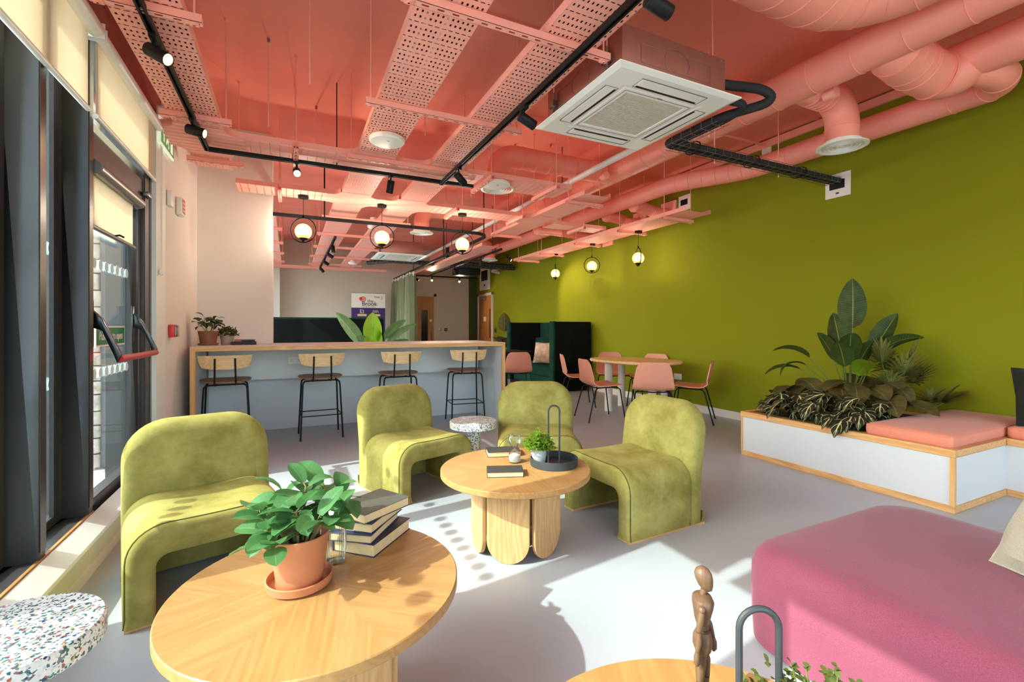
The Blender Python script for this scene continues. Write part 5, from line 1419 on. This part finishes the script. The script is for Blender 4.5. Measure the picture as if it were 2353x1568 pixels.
def table_plants():
    t = thing('potted_plant', 'leafy jade plant in a terracotta pot with saucer on the foreground table', 'potted plant', (.028, 1.525, TH))
    pt0 = pot_mb(.064, .083, .148).build('pot', 'terra', t); pt0.location.z = .008
    MB().lathe([(.001, 0), (.078, 0), (.09, .006), (.094, .028), (.09, .03), (.086, .012), (.001, .008)], (0, 0, 0), 48).build('saucer', 'terra', t)
    MB().lathe([(.001, .112), (.074, .112), (.074, .106), (.001, .106)], (0, 0, 0), 28).build('soil', 'soil', pt0)
    rnd = random.Random(11); s = MB(); f = MB()
    # a handful of stems, each with its rosettes of broad leaves
    for k, (a, out, hh) in enumerate(((2.9, .12, .15), (3.6, .1, .1), (1.2, .05, .23), (.2, .13, .17), (-.5, .12, .12), (4.5, .05, .17), (5.2, .1, .14), (2.1, .09, .2), (.8, .1, .2), (4.0, .13, .05))):
        b = V((.025 * cos(a), .025 * sin(a), .11)); top = V((out * cos(a) * .95, out * sin(a) * .95, .12 + hh * .68))
        mid = b.lerp(top, .5) + V((0, 0, .03)); s.tube([b, b.lerp(mid, .6), mid, mid.lerp(top, .6), top], [.0045, .004, .0035, .003, .0025], 7)
        m = 7
        for j in range(m):
            u = .45 + .55 * j / (m - 1); p = mid.lerp(top, max(0, (u - .4) / .6))
            ya = a + j * 2.3 + rnd.uniform(-.35, .35); pt = rnd.uniform(.05, .6) if j < m - 1 else .9
            e = V((cos(ya) * cos(pt), sin(ya) * cos(pt), sin(pt))) * .014
            s.tube([p, p + e], .002, 5); sz = rnd.uniform(.75, 1.08)
            f.leaf(p + e, ya, pt, .1 * sz, .062 * sz, rnd.uniform(.3, 1.2), rnd.uniform(.1, .3), rnd.uniform(-.4, .4), 'round', 3, 8, wavy=.012)
    s.build('stem', 'stem', t); f.build('foliage', 'leaf_jade', t, angle=2)
    t = thing('tumbler', 'ribbed clear glass tumbler half hidden behind the terracotta pot', 'glass', (.135, 1.625, TH))
    m = MB(); n = 64
    def gl(r, zz): return [((r + .0012 * (k % 2)) * cos(2 * pi * k / n), (r + .0012 * (k % 2)) * sin(2 * pi * k / n), zz) for k in range(n)]
    m.loft([gl(.028, 0), gl(.03, .004), gl(.036, .05), gl(.034, .1), gl(.032, .105)], cap=False).loft([gl(.03, .004), gl(.033, .05), gl(.031, .1)], cap=False)
    m.build('glass_body', 'thinglass', t); MB().lathe([(.001, 0), (.03, 0), (.03, .006), (.001, .006)], (0, 0, 0), 40).build('glass_base', 'thinglass', t)
    # tray table
    def carry_tray(label, x, y, rz):
        t = thing('serving_tray', label, 'tray', (x, y, TH), rz, 'black round trays with hoop handles')
        r = .133
        MB().lathe([(.001, 0), (r - .002, 0), (r, .002), (r, .042), (r - .002, .044), (r - .004, .042), (r - .004, .006), (.001, .005)], (0, 0, 0), 72).build('dish', 'charcoal', t)
        MB().tube([(-.031, 0, .005), (-.031, 0, .3)] + [(-.031 * cos(R(a)), 0, .3 + .031 * sin(R(a))) for a in range(15, 180, 15)] + [(.031, 0, .3), (.031, 0, .005)], .0052, 10).build('handle', 'charcoal', t)
    carry_tray('round black tray with tall hoop handle, holding the grassy pot', 1.34, 2.235, -.45)
    carry_tray('round black tray whose thick hoop rises at the bottom edge', .66, .481, -.45)
    def grass_pot(label, x, y, z, r0, r1, h, pm, lm, seed, cat='potted plant', tr=.085, n=300, sprig=.25, lf=.017):
        t = thing('potted_herb', label, cat, (x, y, z))
        pot_mb(r0, r1, h, .004).build('pot', pm, t); MB().lathe([(.001, h * .85), (r1 * .9, h * .85), (r1 * .9, h * .8), (.001, h * .8)], (0, 0, 0), 24).build('soil', 'soil', t)
        tuft(t, tr, h * .95, n, lf, lm, seed, .75, .4, sprig)
    grass_pot('bright green bushy herb in a grey pot standing in the black tray', 1.278, 2.297, TH + .0062, .037, .053, .092, 'concrete_pot', 'leaf_grass', 3, n=700, tr=.082)
    grass_pot('reddish green sprigged herb peeping up at the bottom edge', .697, .4, TH + .007, .04, .05, .12, 'concrete_pot', 'leaf_herb', 8, n=620, tr=.125, sprig=.5, lf=.012)
    # hourglass
    t = thing('hourglass', 'clear glass hourglass with pale sand on the round table', 'hourglass', (1.16, 2.37, TH))
    pr = [(.03, .001), (.034, .006), (.036, .03), (.033, .05), (.02, .068), (.006, .078), (.006, .082), (.02, .092), (.033, .11), (.036, .13), (.034, .154), (.03, .159)]
    MB().lathe([(.001, .0)] + pr + [(.001, .16)], (0, 0, 0), 36).build('glass_body', 'thinglass', t)
    MB().lathe([(.001, .003), (.031, .005), (.033, .028), (.031, .04), (.012, .047), (.001, .05)], (0, 0, 0), 30).build('sand', 'sand', t)
    # artist's figure
    fig()
def fig():
    t = thing('wooden_mannequin', 'jointed wooden artist mannequin standing at the bottom edge, seen from its side', 'mannequin', (.728, .65, TH), R(40)); t.scale = (.95, .95, .93)
    def ell(nm, prof, mat=None, loc=(0, 0, 0), sc=(1, 1)):
        m = MB(); rings = []
        for r, zz, ox, oy in prof: rings.append([(loc[0] + ox + r * sc[0] * cos(2 * pi * k / 20), loc[1] + oy + r * sc[1] * sin(2 * pi * k / 20), loc[2] + zz) for k in range(20)])
        return m.loft(rings).build(nm, 'mannequin', t)
    MB().lathe([(.001, 0), (.036, 0), (.036, .01), (.033, .013), (.001, .013)], (0, 0, 0), 36).build('base', 'mannequin', t)
    MB().cyl((0, .008, .013), (0, .008, .15), .002, 8).build('support_rod', 'galv', t)
    # local -y is the way it faces
    ell('pelvis', [(.004, .148, 0, 0), (.018, .152, 0, 0), (.022, .165, 0, .001), (.021, .18, 0, .001), (.016, .192, 0, 0), (.004, .194, 0, 0)], sc=(1.08, .88))
    ell('waist', [(.006, .192, 0, 0), (.0135, .198, 0, 0), (.0135, .204, 0, 0), (.006, .21, 0, 0)], sc=(1, .85))
    ell('torso', [(.004, .205, 0, 0), (.015, .209, 0, .001), (.019, .222, 0, .001), (.023, .24, 0, 0), (.025, .252, 0, 0), (.022, .262, 0, .002), (.012, .268, 0, .002), (.003, .269, 0, .002)], sc=(1.12, .86))
    ell('neck', [(.006, .266, 0, .001), (.0065, .274, 0, -.001), (.006, .28, 0, -.002)])
    h = MB(); rings = []
    for r, zz, oy in ((.003, 0, -.008), (.009, .004, -.008), (.0135, .013, -.005), (.0165, .026, -.002), (.0165, .036, 0), (.0125, .045, .001), (.006, .05, .001), (.001, .0515, .001)):
        rings.append([(r * .86 * cos(2 * pi * k / 20), oy + r * 1.05 * sin(2 * pi * k / 20), .275 + zz) for k in range(20)])
    h.loft(rings).build('head', 'mannequin', t)
    for s in (-1, 1):
        MB().ball((s * .0285, .001, .25), .0075, 12, 8).build('shoulder_joint', 'mannequin', t)
        sw = -.012 if s > 0 else .006
        MB().tube([(s * .0295, .001, .246), (s * .031, .002 + sw * .2, .23), (s * .0315, .003 + sw * .6, .207)], [.0062, .0072, .0058], 12).build('upper_arm', 'mannequin', t)
        MB().tube([(s * .0315, .003 + sw * .6, .205), (s * .032, sw * 1.0, .188), (s * .0315, sw * 1.5, .165)], [.0052, .0062, .0045], 12).build('forearm', 'mannequin', t)
        MB().tube([(s * .0315, sw * 1.5, .164), (s * .0315, sw * 1.65, .152), (s * .031, sw * 1.7, .14), (s * .03, sw * 1.6, .134)], [.0042, .0066, .006, .0025], 12).build('hand', 'mannequin', t)
        st = -.004 * s
        MB().ball((s * .0105, 0, .15), .009, 12, 8).build('hip_joint', 'mannequin', t)
        MB().tube([(s * .0105, 0, .146), (s * .011, st, .125), (s * .0115, st * 1.4, .093)], [.0085, .0105, .0075], 12).build('thigh', 'mannequin', t)
        MB().tube([(s * .0115, st * 1.4, .09), (s * .0115, .002 + st, .068), (s * .0115, .003, .034)], [.007, .0088, .0052], 12).build('shin', 'mannequin', t)
        MB().tube([(s * .0115, .008, .0185), (s * .0118, -.006, .021), (s * .012, -.024, .0175)], [.0052, .0068, .0042], 12).build('foot', 'mannequin', t)
table_plants()

# ---------------------------------------------------------------- pouf, pillow, bench, planter
def pillow_seam(w, h, mat, t, pinch=.12, n=24):
    pts = []
    for a, b in [(-1 + 2 * k / n, -1) for k in range(n)] + [(1, -1 + 2 * k / n) for k in range(n)] + [(1 - 2 * k / n, 1) for k in range(n)] + [(-1, 1 - 2 * k / n) for k in range(n)]:
        k = 1 - pinch * (1 - abs(a * b)) * (abs(a) ** 3 + abs(b) ** 3) * .5
        pts.append((a * w / 2 * k, 0, (b * k + 1) * h / 2))
    return MB().tube(pts, .004, 6, closed=True).build('seam', mat, t)
def right_side():
    t = thing('ottoman', 'large raspberry pink upholstered ottoman at the bottom right', 'ottoman', (1.58, -.55, 0))
    x1, y1 = 1.08, 1.8
    rings = []
    for ins, z in ((.0, .012), (-.004, .1), (-.006, .2), (-.004, .29), (.006, .325), (.028, .352), (.06, .368), (.12, .376), (.3, .38), (.5, .382)):
        rr = max(.03, .15 - ins * .24)
        rings.append([(px, py, z) for px, py in rrect(ins, x1 - ins, ins, y1 - ins, rr, 8)])
    MB().loft(rings).build('upholstery', 'magenta', t, angle=1.2)
    MB().prism(rrect(.03, x1 - .03, .03, y1 - .03, .12, 6), 0, .012).build('plinth', 'black', t)
    t = thing('cushion', 'oatmeal linen cushion lying on the pink ottoman at the right edge', 'cushion', (2.1, .5, .385), R(-115))
    o = pillow_mb(.5, .46, .17, 14, seed=2).build('cover', 'linen', t); o.rotation_euler = (R(-30), 0, 0)
    q = pillow_seam(.5, .46, 'linen', t); q.rotation_euler = (R(-30), 0, 0)
    # L shaped oak trimmed bench
    t = thing('planter_bench', 'white panelled bench with oak edges and planting trough', 'bench', (3.845, 1.43, 0))
    w, L, h = XE - 3.845 - .004, 1.565, .41
    MB().box(.012, w, .012, L - .012, .045, h - .05).build('panel', 'panel_white', t)
    MB().box(.78, w, -4, .012, .045, h - .05).build('panel', 'panel_white', t)
    e = MB().box(0, .05, 0, L, h - .05, h).box(.05, w, 0, .05, h - .05, h).box(.05, w, L - .05, L, h - .05, h).box(.05, w, .5, .56, h - .05, h).box(w - .04, w, .56, L - .05, h - .05, h)
    e.build('oak_rim', 'oak_y', t, bevel=.003, seg=1)
    MB().box(.76, .81, -4, 0, h - .05, h).box(.81, w, -4, 0, h - .05, h - .01).build('oak_rim', 'oak_y', t, bevel=.003, seg=1)
    MB().box(.004, w, .004, L - .004, 0, .045).box(.772, w, -4, .004, 0, .045).build('oak_plinth', 'oak_y', t, bevel=.002, seg=1)
    MB().box(.004, .03, .004, .03, .045, h - .05).build('oak_corner_post', 'oak_z', t); MB().box(.004, .02, L - .02, L - .004, .045, h - .05).build('oak_corner_post', 'oak_z', t)
    MB().box(.05, w - .04, .05, .5, h - .02, h - .004).build('seat_board', 'oak', t)
    MB().box(.09, w - .05, .58, L - .06, h - .04, h - .02).build('soil', 'soil', t)
    MB().box(.05, .1, .56, L - .05, h - .012, h - .001).build('trough_rim', 'hatch_pink', t)
    for lb, a in (('salmon pink seat cushion on the end of the planter bench', (3.87, XE - .06, 1.455, 1.96)), ('salmon pink seat cushion along the wall, at the right edge', (4.63, XE - .06, -2.5, 1.44))):
        t = thing('bench_cushion', lb, 'seat cushion', (a[0], a[2], h), 0, 'salmon bench cushions')
        rings = [[(px, py, z) for px, py in rrect(i, a[1] - a[0] - i, i, a[3] - a[2] - i, .03 + (i > .01) * .02, 5)] for i, z in ((.008, 0), (0, .012), (-.002, .04), (0, .068), (.012, .08), (.04, .086), (.12, .089))]
        MB().loft(rings).build('cover', 'pink_cushion', t, angle=1)
        w_, l_ = a[1] - a[0], a[3] - a[2]; MB().tube([(px, py, .07) for px, py in rrect(.0005, w_ - .0005, .0005, l_ - .0005, .034, 5)], .003, 5, closed=True).build('seam', 'pink_cushion', t)
    t = thing('cushion', 'black cushion propped on the wall side bench at the right edge', 'cushion', (4.78, 1.2, .5), R(-60))
    o = pillow_mb(.46, .42, .15, seed=6).build('cover', 'black_cloth', t); o.rotation_euler = (R(-16), 0, 0)
    q = pillow_seam(.46, .42, 'black_cloth', t); q.rotation_euler = (R(-16), 0, 0)
right_side()

def paddle(t, stems, seed=1, mat='leaf_banana', shape='paddle'):
    """bird of paradise style plant: (yaw, lean, stalk length, leaf length, width, droop, bright) per leaf"""
    rnd = random.Random(seed); s = MB(); f = MB(); g = MB()
    for yaw, lean, SL, L, W, dr, br, *ro in stems:
        P = []
        p = V((.02 * cos(yaw), .02 * sin(yaw), 0))
        for k in range(7):
            P.append(p.copy()); e = pi / 2 - lean * (.4 + .6 * k / 6)
            p = p + V((cos(yaw) * cos(e), sin(yaw) * cos(e), sin(e))) * SL / 6
        s.tube(P, [.009 - .0008 * k for k in range(7)], 7)
        e = pi / 2 - lean * 1.0
        (g if br else f).leaf(P[-1], yaw, e, L, W, dr, .28, (ro[0] if ro else 0) + rnd.uniform(-.25, .25), shape, 3, 12, wavy=.008)
    s.build('stem', 'stem_green', t)
    if f.v: f.build('foliage', mat, t, angle=2)
    if g.v: g.build('young_leaf', 'leaf_bright', t, angle=2)

def fan_palm(label, x, y, z, stems, grp, s0=1):
    t = thing('fan_palm', label, 'plant', (x, y, z), 0, grp)
    s = MB(); f = MB()
    for yaw, lean, SL, r, nb in stems:
        P = []; p = V((0, 0, 0))
        for k in range(6):
            P.append(p.copy()); e = pi / 2 - lean * (.3 + .7 * k / 5); p = p + V((cos(yaw) * cos(e), sin(yaw) * cos(e), sin(e))) * SL / 5
        s.tube(P, .004, 6)
        d = V((cos(yaw) * cos(pi / 2 - lean), sin(yaw) * cos(pi / 2 - lean), sin(pi / 2 - lean))); side = V((-sin(yaw), cos(yaw), 0))
        up = d.cross(side).normalized()
        for k in range(nb):
            a = -1.75 + 3.5 * k / (nb - 1); dd = (d * cos(a) + side * sin(a) + up * .22).normalized()
            f.leaf(P[-1], atan2(dd.y, dd.x), math.asin(max(-1, min(1, dd.z))), r * (1 - .16 * abs(a)), .032, .25, .5, 0, 'oval', 1, 6)
    s.build('stem', 'stem_green', t); f.build('foliage', 'leaf_palm', t, angle=2)

def low_leafy(label, name, x, y, z, n, L, W, mat, shape, seed, grp, hh=(.06, .2), droop=1.0, spread=1.2, cat='plant', aim=None):
    t = thing(name, label, cat, (x, y, z), 0, grp); rnd = random.Random(seed); s = MB(); f = MB()
    for k in range(n):
        a = 2 * pi * k / n + rnd.uniform(-.35, .35); h = rnd.uniform(*hh); o = rnd.uniform(.25, 1) * L * spread * .5
        P = [V((.01 * cos(a), .01 * sin(a), 0)), V((o * .4 * cos(a), o * .4 * sin(a), h * .7)), V((o * cos(a), o * sin(a), h))]
        s.tube(P, [.004, .0032, .0024], 6)
        yw = a + rnd.uniform(-.5, .5) if aim is None else aim + rnd.uniform(-.9, .9)
        f.leaf(P[-1], yw, rnd.uniform(-.1, .5) if aim is None else rnd.uniform(-.35, .1), L * rnd.uniform(.75, 1.1), W * rnd.uniform(.8, 1.1), droop * rnd.uniform(.5, 1.3), .22, rnd.uniform(-.35, .35), shape, 3, 9, wavy=.015)
    s.build('stem', 'stem_green', t); f.build('foliage', mat, t, angle=2)

def planting():
    Z = .395
    t = thing('bird_of_paradise', 'tall dark paddle leaved plant rising against the green wall', 'plant', (4.72, 2.52, Z))
    # yaw, lean, stalk, blade length, width, droop, young?, roll that turns the blade to the room
    paddle(t, [(-2.3, .1, .8, .46, .23, -.2, 0), (2.4, .12, .55, .4, .23, .1, 0, .7), (-.9, .42, .6, .4, .2, .1, 0, -1.1), (2.3, .8, .6, .34, .13, 1.3, 0, .3), (2.4, 1.0, .56, .3, .1, 2.3, 0), (2.35, 1.15, .55, .34, .1, 1.3, 0),
               (-1.2, .5, .56, .4, .13, 1.2, 0, -.6), (-2.9, .4, .46, .3, .18, .6, 0), (-2.3, .7, .42, .38, .18, 1.1, 1), (1.9, .3, .5, .3, .17, .4, 0, 1.0), (-2.6, .3, .5, .32, .2, .6, 0), (-1.5, .2, .42, .3, .2, .5, 0, -.4)], 3)
    g = 'fan palms in the bench planter'
    fan_palm('taller fan palm standing between paddle plant and wall cushion', 4.78, 2.2, Z, [(2.6, .3, .5, .26, 20), (-1.2, .4, .46, .3, 22), (-2.2, .6, .42, .26, 20), (.9, .4, .44, .22, 14), (-.6, .8, .36, .24, 16), (-2.8, .9, .36, .22, 18)], g)
    fan_palm('low fan palm leaning over the bench cushion end', 4.9, 2.02, Z, [(-1.4, .8, .2, .22, 18), (-.9, 1.1, .22, .2, 16), (-2.3, .7, .2, .18, 14)], g)
    g = 'bronze leaved plants in the bench planter'
    for lb, x, y, s in (('bronze leaved plant left of the tall paddle plant', 4.3, 2.7, 1), ('bronze leaved plant in front of the tall paddle plant', 4.42, 2.38, 2), ('bronze leaved plant behind the veined leaves, next to the cushion', 4.5, 2.12, 3), ('bronze leaved plant at the back below the fan palms', 4.92, 2.44, 5)):
        low_leafy(lb, 'bronze_plant', x, y, Z, 9, .3, .18, 'leaf_brown', 'oval', s, g, (.16, .34), .9, .9, aim=-2.5)
    g = 'white veined alocasias along the front of the planter'
    for k, (x, y, lb) in enumerate(((4.08, 2.78, 'at the far left end of the planter'), (4.0, 2.6, 'second from the far left end'), (4.1, 2.45, 'behind the second one'), (3.99, 2.34, 'in the middle of the front row'), (4.1, 2.2, 'behind the middle of the front row'), (4.0, 2.12, 'next to the pink cushion corner'), (4.22, 2.08, 'nearest the pink cushion, set back'))):
        low_leafy('dark alocasia with white veins, ' + lb, 'alocasia', x, y, Z, 10, .23, .19, 'leaf_aloc', 'arrow', 20 + k, g, (.08, .25), .9, .9, aim=-2.7)
    # bar plants and books
    t = thing('potted_plant', 'dark leafy plant in a brown pot at the left end of the bar', 'potted plant', (-.765, 5.72, 1.015))
    pot_mb(.07, .092, .14).build('pot', 'terra_dark', t).location.z = .008
    MB().lathe([(.001, 0), (.08, 0), (.09, .006), (.09, .022), (.086, .022), (.084, .01), (.001, .008)], (0, 0, 0), 36).build('saucer', 'terra_dark', t)
    stems_leaves(t, .1, .19, 6, 'leaf_bar', 'stem', .1, .06, 4, 1.05, 'oval', 6, .9, .25, .12)
    t = thing('potted_herb', 'bushy small plant in a beige pot on the bar, beside the brown pot', 'potted plant', (-.605, 5.82, 1.015))
    pot_mb(.056, .07, .108).build('pot', 'linen_pot', t)
    MB().lathe([(.001, .092), (.06, .092), (.06, .086), (.001, .086)], (0, 0, 0), 24).build('soil', 'soil', t)
    tuft(t, .1, .105, 220, .022, 'leaf_herb', 14, .7, .4, .2)
    g = 'paperbacks lying on the bar'
    book('dark paperback at the bottom of the pair lying on the bar', -.44, 5.74, 1.015, .13, .235, .032, pi / 2, 'book_black', g)
    b = book('thinner dark paperback with red lettering, on top of the pair on the bar', -.43, 5.73, 1.0476, .12, .19, .022, pi / 2, 'book_black', g)
    MB().box(-.066, -.0645, .03, .09, .004, .018).build('red_title', 'red', b)
    # plant standing behind the bar
    t = thing('bird_of_paradise', 'large leaved plant rising behind the bar in front of the sofa', 'plant', (1.1, 7.0, 0))
    MB().lathe([(.001, 0), (.15, 0), (.19, .4), (.18, .41), (.17, .36), (.001, .34)], (0, 0, 0), 36).build('planter', 'concrete_pot', t)
    sub = MB(); f = MB(); g2 = MB(); s = MB()
    for yaw, lean, h, L, W, dr, br, ro in ((2.75, .62, .62, .62, .24, .1, 0, 1.1), (-1.7, .05, .62, .46, .27, -.1, 1, 0), (-1.2, .12, .52, .36, .28, 0, 1, -.2), (-.3, .62, .72, .42, .18, .45, 0, -.7), (0, .8, .66, .55, .16, .4, 0, -.8), (-.5, .9, .56, .4, .16, .5, 0, -.6), (3.3, .3, .55, .26, .17, 1.0, 0, .8), (-2.0, .3, .5, .3, .2, .5, 1, .2)):
        P = []; p = V((0, 0, .34))
        for k in range(6): P.append(p.copy()); e = pi / 2 - lean * k / 5; p = p + V((cos(yaw) * cos(e), sin(yaw) * cos(e), sin(e))) * h / 5
        s.tube(P, .009, 7); (g2 if br else f).leaf(P[-1], yaw, pi / 2 - lean, L, W, dr, .25, ro, 'paddle', 3, 12)
    s.build('stem', 'stem_green', t); f.build('foliage', 'leaf_banana2', t, angle=2); g2.build('young_leaf', 'leaf_bright', t, angle=2)
    # plant behind the booth
    t = thing('rubber_plant', 'round leaved plant in the far planter, peeping over the booth seat', 'plant', (4.55, 9.85, .425))
    paddle(t, [(-1.9, .05, .68, .44, .3, -.1, 0), (-2.3, .5, .35, .34, .26, .6, 0), (-2.7, .6, .4, .32, .24, .7, 0), (-2.0, .35, .3, .3, .26, .5, 0)], 9, 'leaf_brown')
    low_leafy('pale veined leafy plant low in the far planter beside the booth', 'alocasia', 4.1, 9.75, .425, 10, .26, .2, 'leaf_pale', 'arrow', 51, None, (.12, .36), .9, 1.0, aim=-2.0)
MT['linen_pot'] = plain('beige_ceramic', (178, 152, 134), .6, .06, 10)
MT['leaf_banana2'] = leafm('green_paddle_leaf', (98, 126, 78), (70, 98, 58), (146, 160, 110), .035, .35, .25, 24)
MT['leaf_pale'] = leafm('pale_veined_leaf', (130, 130, 66), (90, 98, 48), (176, 170, 104), .06, .4, .2, 5)
planting()

# ---------------------------------------------------------------- dining set
def dining():
    t = thing('dining_table', 'oval pale dining table on white round legs by the green wall', 'dining table', (4.47, 5.22, 0), .15)
    n = 72; a, b = .47, .68
    def se(e, zz): return [((a - e) * abs(cos(q)) ** .75 * (1 if cos(q) >= 0 else -1), (b - e) * abs(sin(q)) ** .75 * (1 if sin(q) >= 0 else -1), zz) for q in (2 * pi * k / n for k in range(n))]
    MB().loft([se(.014, .7), se(.0, .712), se(0, .73), se(.008, .74), se(.2, .741)]).build('table_top', 'oak_pale', t)
    for lx, ly in ((-.29, .22), (-.12, -.42), (.3, -.3), (.2, .42)):
        lg = MB().cyl((lx, ly, 0), (lx, ly, .69), .056, 28).build('leg', 'skirt', t); MB().cyl((lx, ly, .688), (lx, ly, .7), .085, 24).build('leg_plate', 'white', lg)
    def chair(label, x, y, face, first=[None]):
        if first[0] is not None: return dup(first[0], (x, y, 0), atan2(face[0], -face[1]), label)
        t = thing('shell_chair', label, 'chair', (x, y, 0), atan2(face[0], -face[1]), 'salmon shell chairs with black legs')
        # one moulded shell: seat front to back top, then thickness
        prof = [(-.22, .452), (-.2, .462), (-.12, .456), (0, .447), (.1, .446), (.155, .456), (.195, .49), (.218, .55), (.235, .63), (.252, .72), (.262, .79)]
        wid = [.205, .22, .232, .236, .238, .24, .24, .232, .218, .2, .18]
        m = MB(); top = []; n = 14
        for (py, pz), w in zip(prof, wid):
            row = []
            for k in range(n + 1):
                u = k / n * 2 - 1
                row.append((u * w, py - (.03 * u * u if pz > .5 else 0), pz + (.012 * u * u if pz < .5 else 0)))
            top.append(row)
        # round the free corners at seat front and back top
        for r_, dz, dy in ((0, 0, .03), (len(top) - 1, -.035, 0)):
            for k in range(n + 1):
                u = abs(k / n * 2 - 1); q = max(0, (u - .72) / .28) ** 2
                x_, y_, z_ = top[r_][k]; top[r_][k] = (x_, y_ + dy * q, z_ + dz * q)
        bot = []
        for i, row in enumerate(top):
            a_ = prof[max(0, i - 1)]; b_ = prof[min(len(prof) - 1, i + 1)]; d = V((b_[0] - a_[0], b_[1] - a_[1])).normalized()
            bot.append([(x_, y_ + d.y * .012, z_ - d.x * .012) for x_, y_, z_ in row])
        m.loft([top[i] + bot[i][::-1] for i in range(len(top))])
        m.build('shell', 'pink_plastic', t, angle=1.0)
        f = MB().tube([(-.17, -.15, .432), (-.17, .13, .424)], .008, 8).tube([(.17, -.15, .432), (.17, .13, .424)], .008, 8).tube([(-.17, .11, .424), (0, .13, .418), (.17, .11, .424)], .008, 8).tube([(-.17, -.12, .43), (.17, -.12, .43)], .008, 8)
        f.build('frame', 'black', t)
        for sx in (-1, 1):
            l1 = MB().tube([(sx * .17, -.1, .43), (sx * .2, -.15, .425), (sx * .215, -.175, .4), (sx * .245, -.235, 0)], .0085, 8).build('leg', 'black', t)
            l2 = MB().tube([(sx * .17, .1, .426), (sx * .2, .14, .42), (sx * .212, .165, .395), (sx * .245, .27, 0)], .0085, 8).build('leg', 'black', t)
            for lg, yy, dy in ((l1, -.235, .003), (l2, .27, -.006)): MB().cyl((sx * .245, yy, 0), (sx * .2435, yy + dy, .02), .0105, 10).build('foot_cap', 'rubber', lg)
        first[0] = t; return t
    chair('salmon shell chair squarely back to the camera at the oval table', 4.02, 4.37, (.6, .8))
    chair('salmon shell chair turned half sideways at the left front of the oval table', 3.7, 4.98, (.93, -.2))
    chair('salmon shell chair in side view left of the oval table, before the booth', 4.02, 6.0, (.9, -.42))
    chair('salmon shell chair in side view right of the oval table, legs near the skirting', 4.68, 4.36, (-.62, .78))
    chair('salmon shell chair facing the camera across the table, left one', 4.74, 6.0, (-.3, -.95))
    chair('salmon shell chair facing the camera across the table, right one by the wall', 4.93, 5.42, (-.95, -.35))
    chair('salmon shell chair alone in front of the black booth table, behind the bar end', 3.5, 7.1, (.25, .97))
    t = thing('power_socket', 'white socket low on the green wall behind the right dining chair', 'socket', (XE, 5.15, .42), 0, 'sockets on the green wall')
    MB().box(-.012, -.001, -.075, .075, 0, .09).build('face_plate', 'white', t, bevel=.003); [MB().box(-.015, -.012, q, q + .02, .05, .07).build('rocker', 'white_metal', t) for q in (-.05, .03)]
dining()

# ---------------------------------------------------------------- light and camera
def light():
    w = D.worlds.new('daylight'); S.world = w; w.use_nodes = True
    nt = w.node_tree; bg = nt.nodes['Background']
    sky = nt.nodes.new('ShaderNodeTexSky'); sky.sky_type = 'NISHITA'; sky.sun_disc = False
    sky.sun_elevation = R(39.5); sky.sun_rotation = R(-90); sky.altitude = 50; sky.air_density = 1; sky.dust_density = 2.5; sky.ozone_density = 1
    mx = nt.nodes.new('ShaderNodeMix'); mx.data_type = 'RGBA'; mx.inputs[0].default_value = .7
    nt.links.new(sky.outputs[0], mx.inputs[6]); mx.inputs[7].default_value = (1.0, .97, .93, 1)    # thin bright haze over the blue
    nt.links.new(mx.outputs[2], bg.inputs[0]); bg.inputs[1].default_value = WORLD
    l = D.lights.new('sun', 'SUN'); l.energy = SUN; l.angle = R(.55); l.color = (1, .955, .88)
    o = D.objects.new('sun', l); COL.objects.link(o)
    o.rotation_euler = V((1.21, .165, -1)).to_track_quat('-Z', 'Y').to_euler(); o.location = (-8, 2, 8)
    c = D.cameras.new('camera'); c.sensor_width = 36; c.lens = 36 * 1060 / 2353; c.shift_y = -31 / 2353; c.clip_start = .02; c.clip_end = 200
    o = D.objects.new('camera', c); COL.objects.link(o); o.location = (0, 0, 1.2); o.rotation_euler = (pi / 2, 0, -R(25.75))
    S.camera = o
    v = S.view_settings; v.view_transform = 'Standard'; v.look = 'None'; v.gamma = 1; v.exposure = EXPO; v.use_curve_mapping = False
    cy = S.cycles
    cy.max_bounces = 14; cy.diffuse_bounces = 8; cy.glossy_bounces = 4; cy.transmission_bounces = 6; cy.transparent_max_bounces = 24
    cy.caustics_reflective = False; cy.caustics_refractive = False; cy.sample_clamp_indirect = 6
    cy.use_denoising = True
SUN, WORLD, EXPO = 4.7, 2.1, 1.04
light()
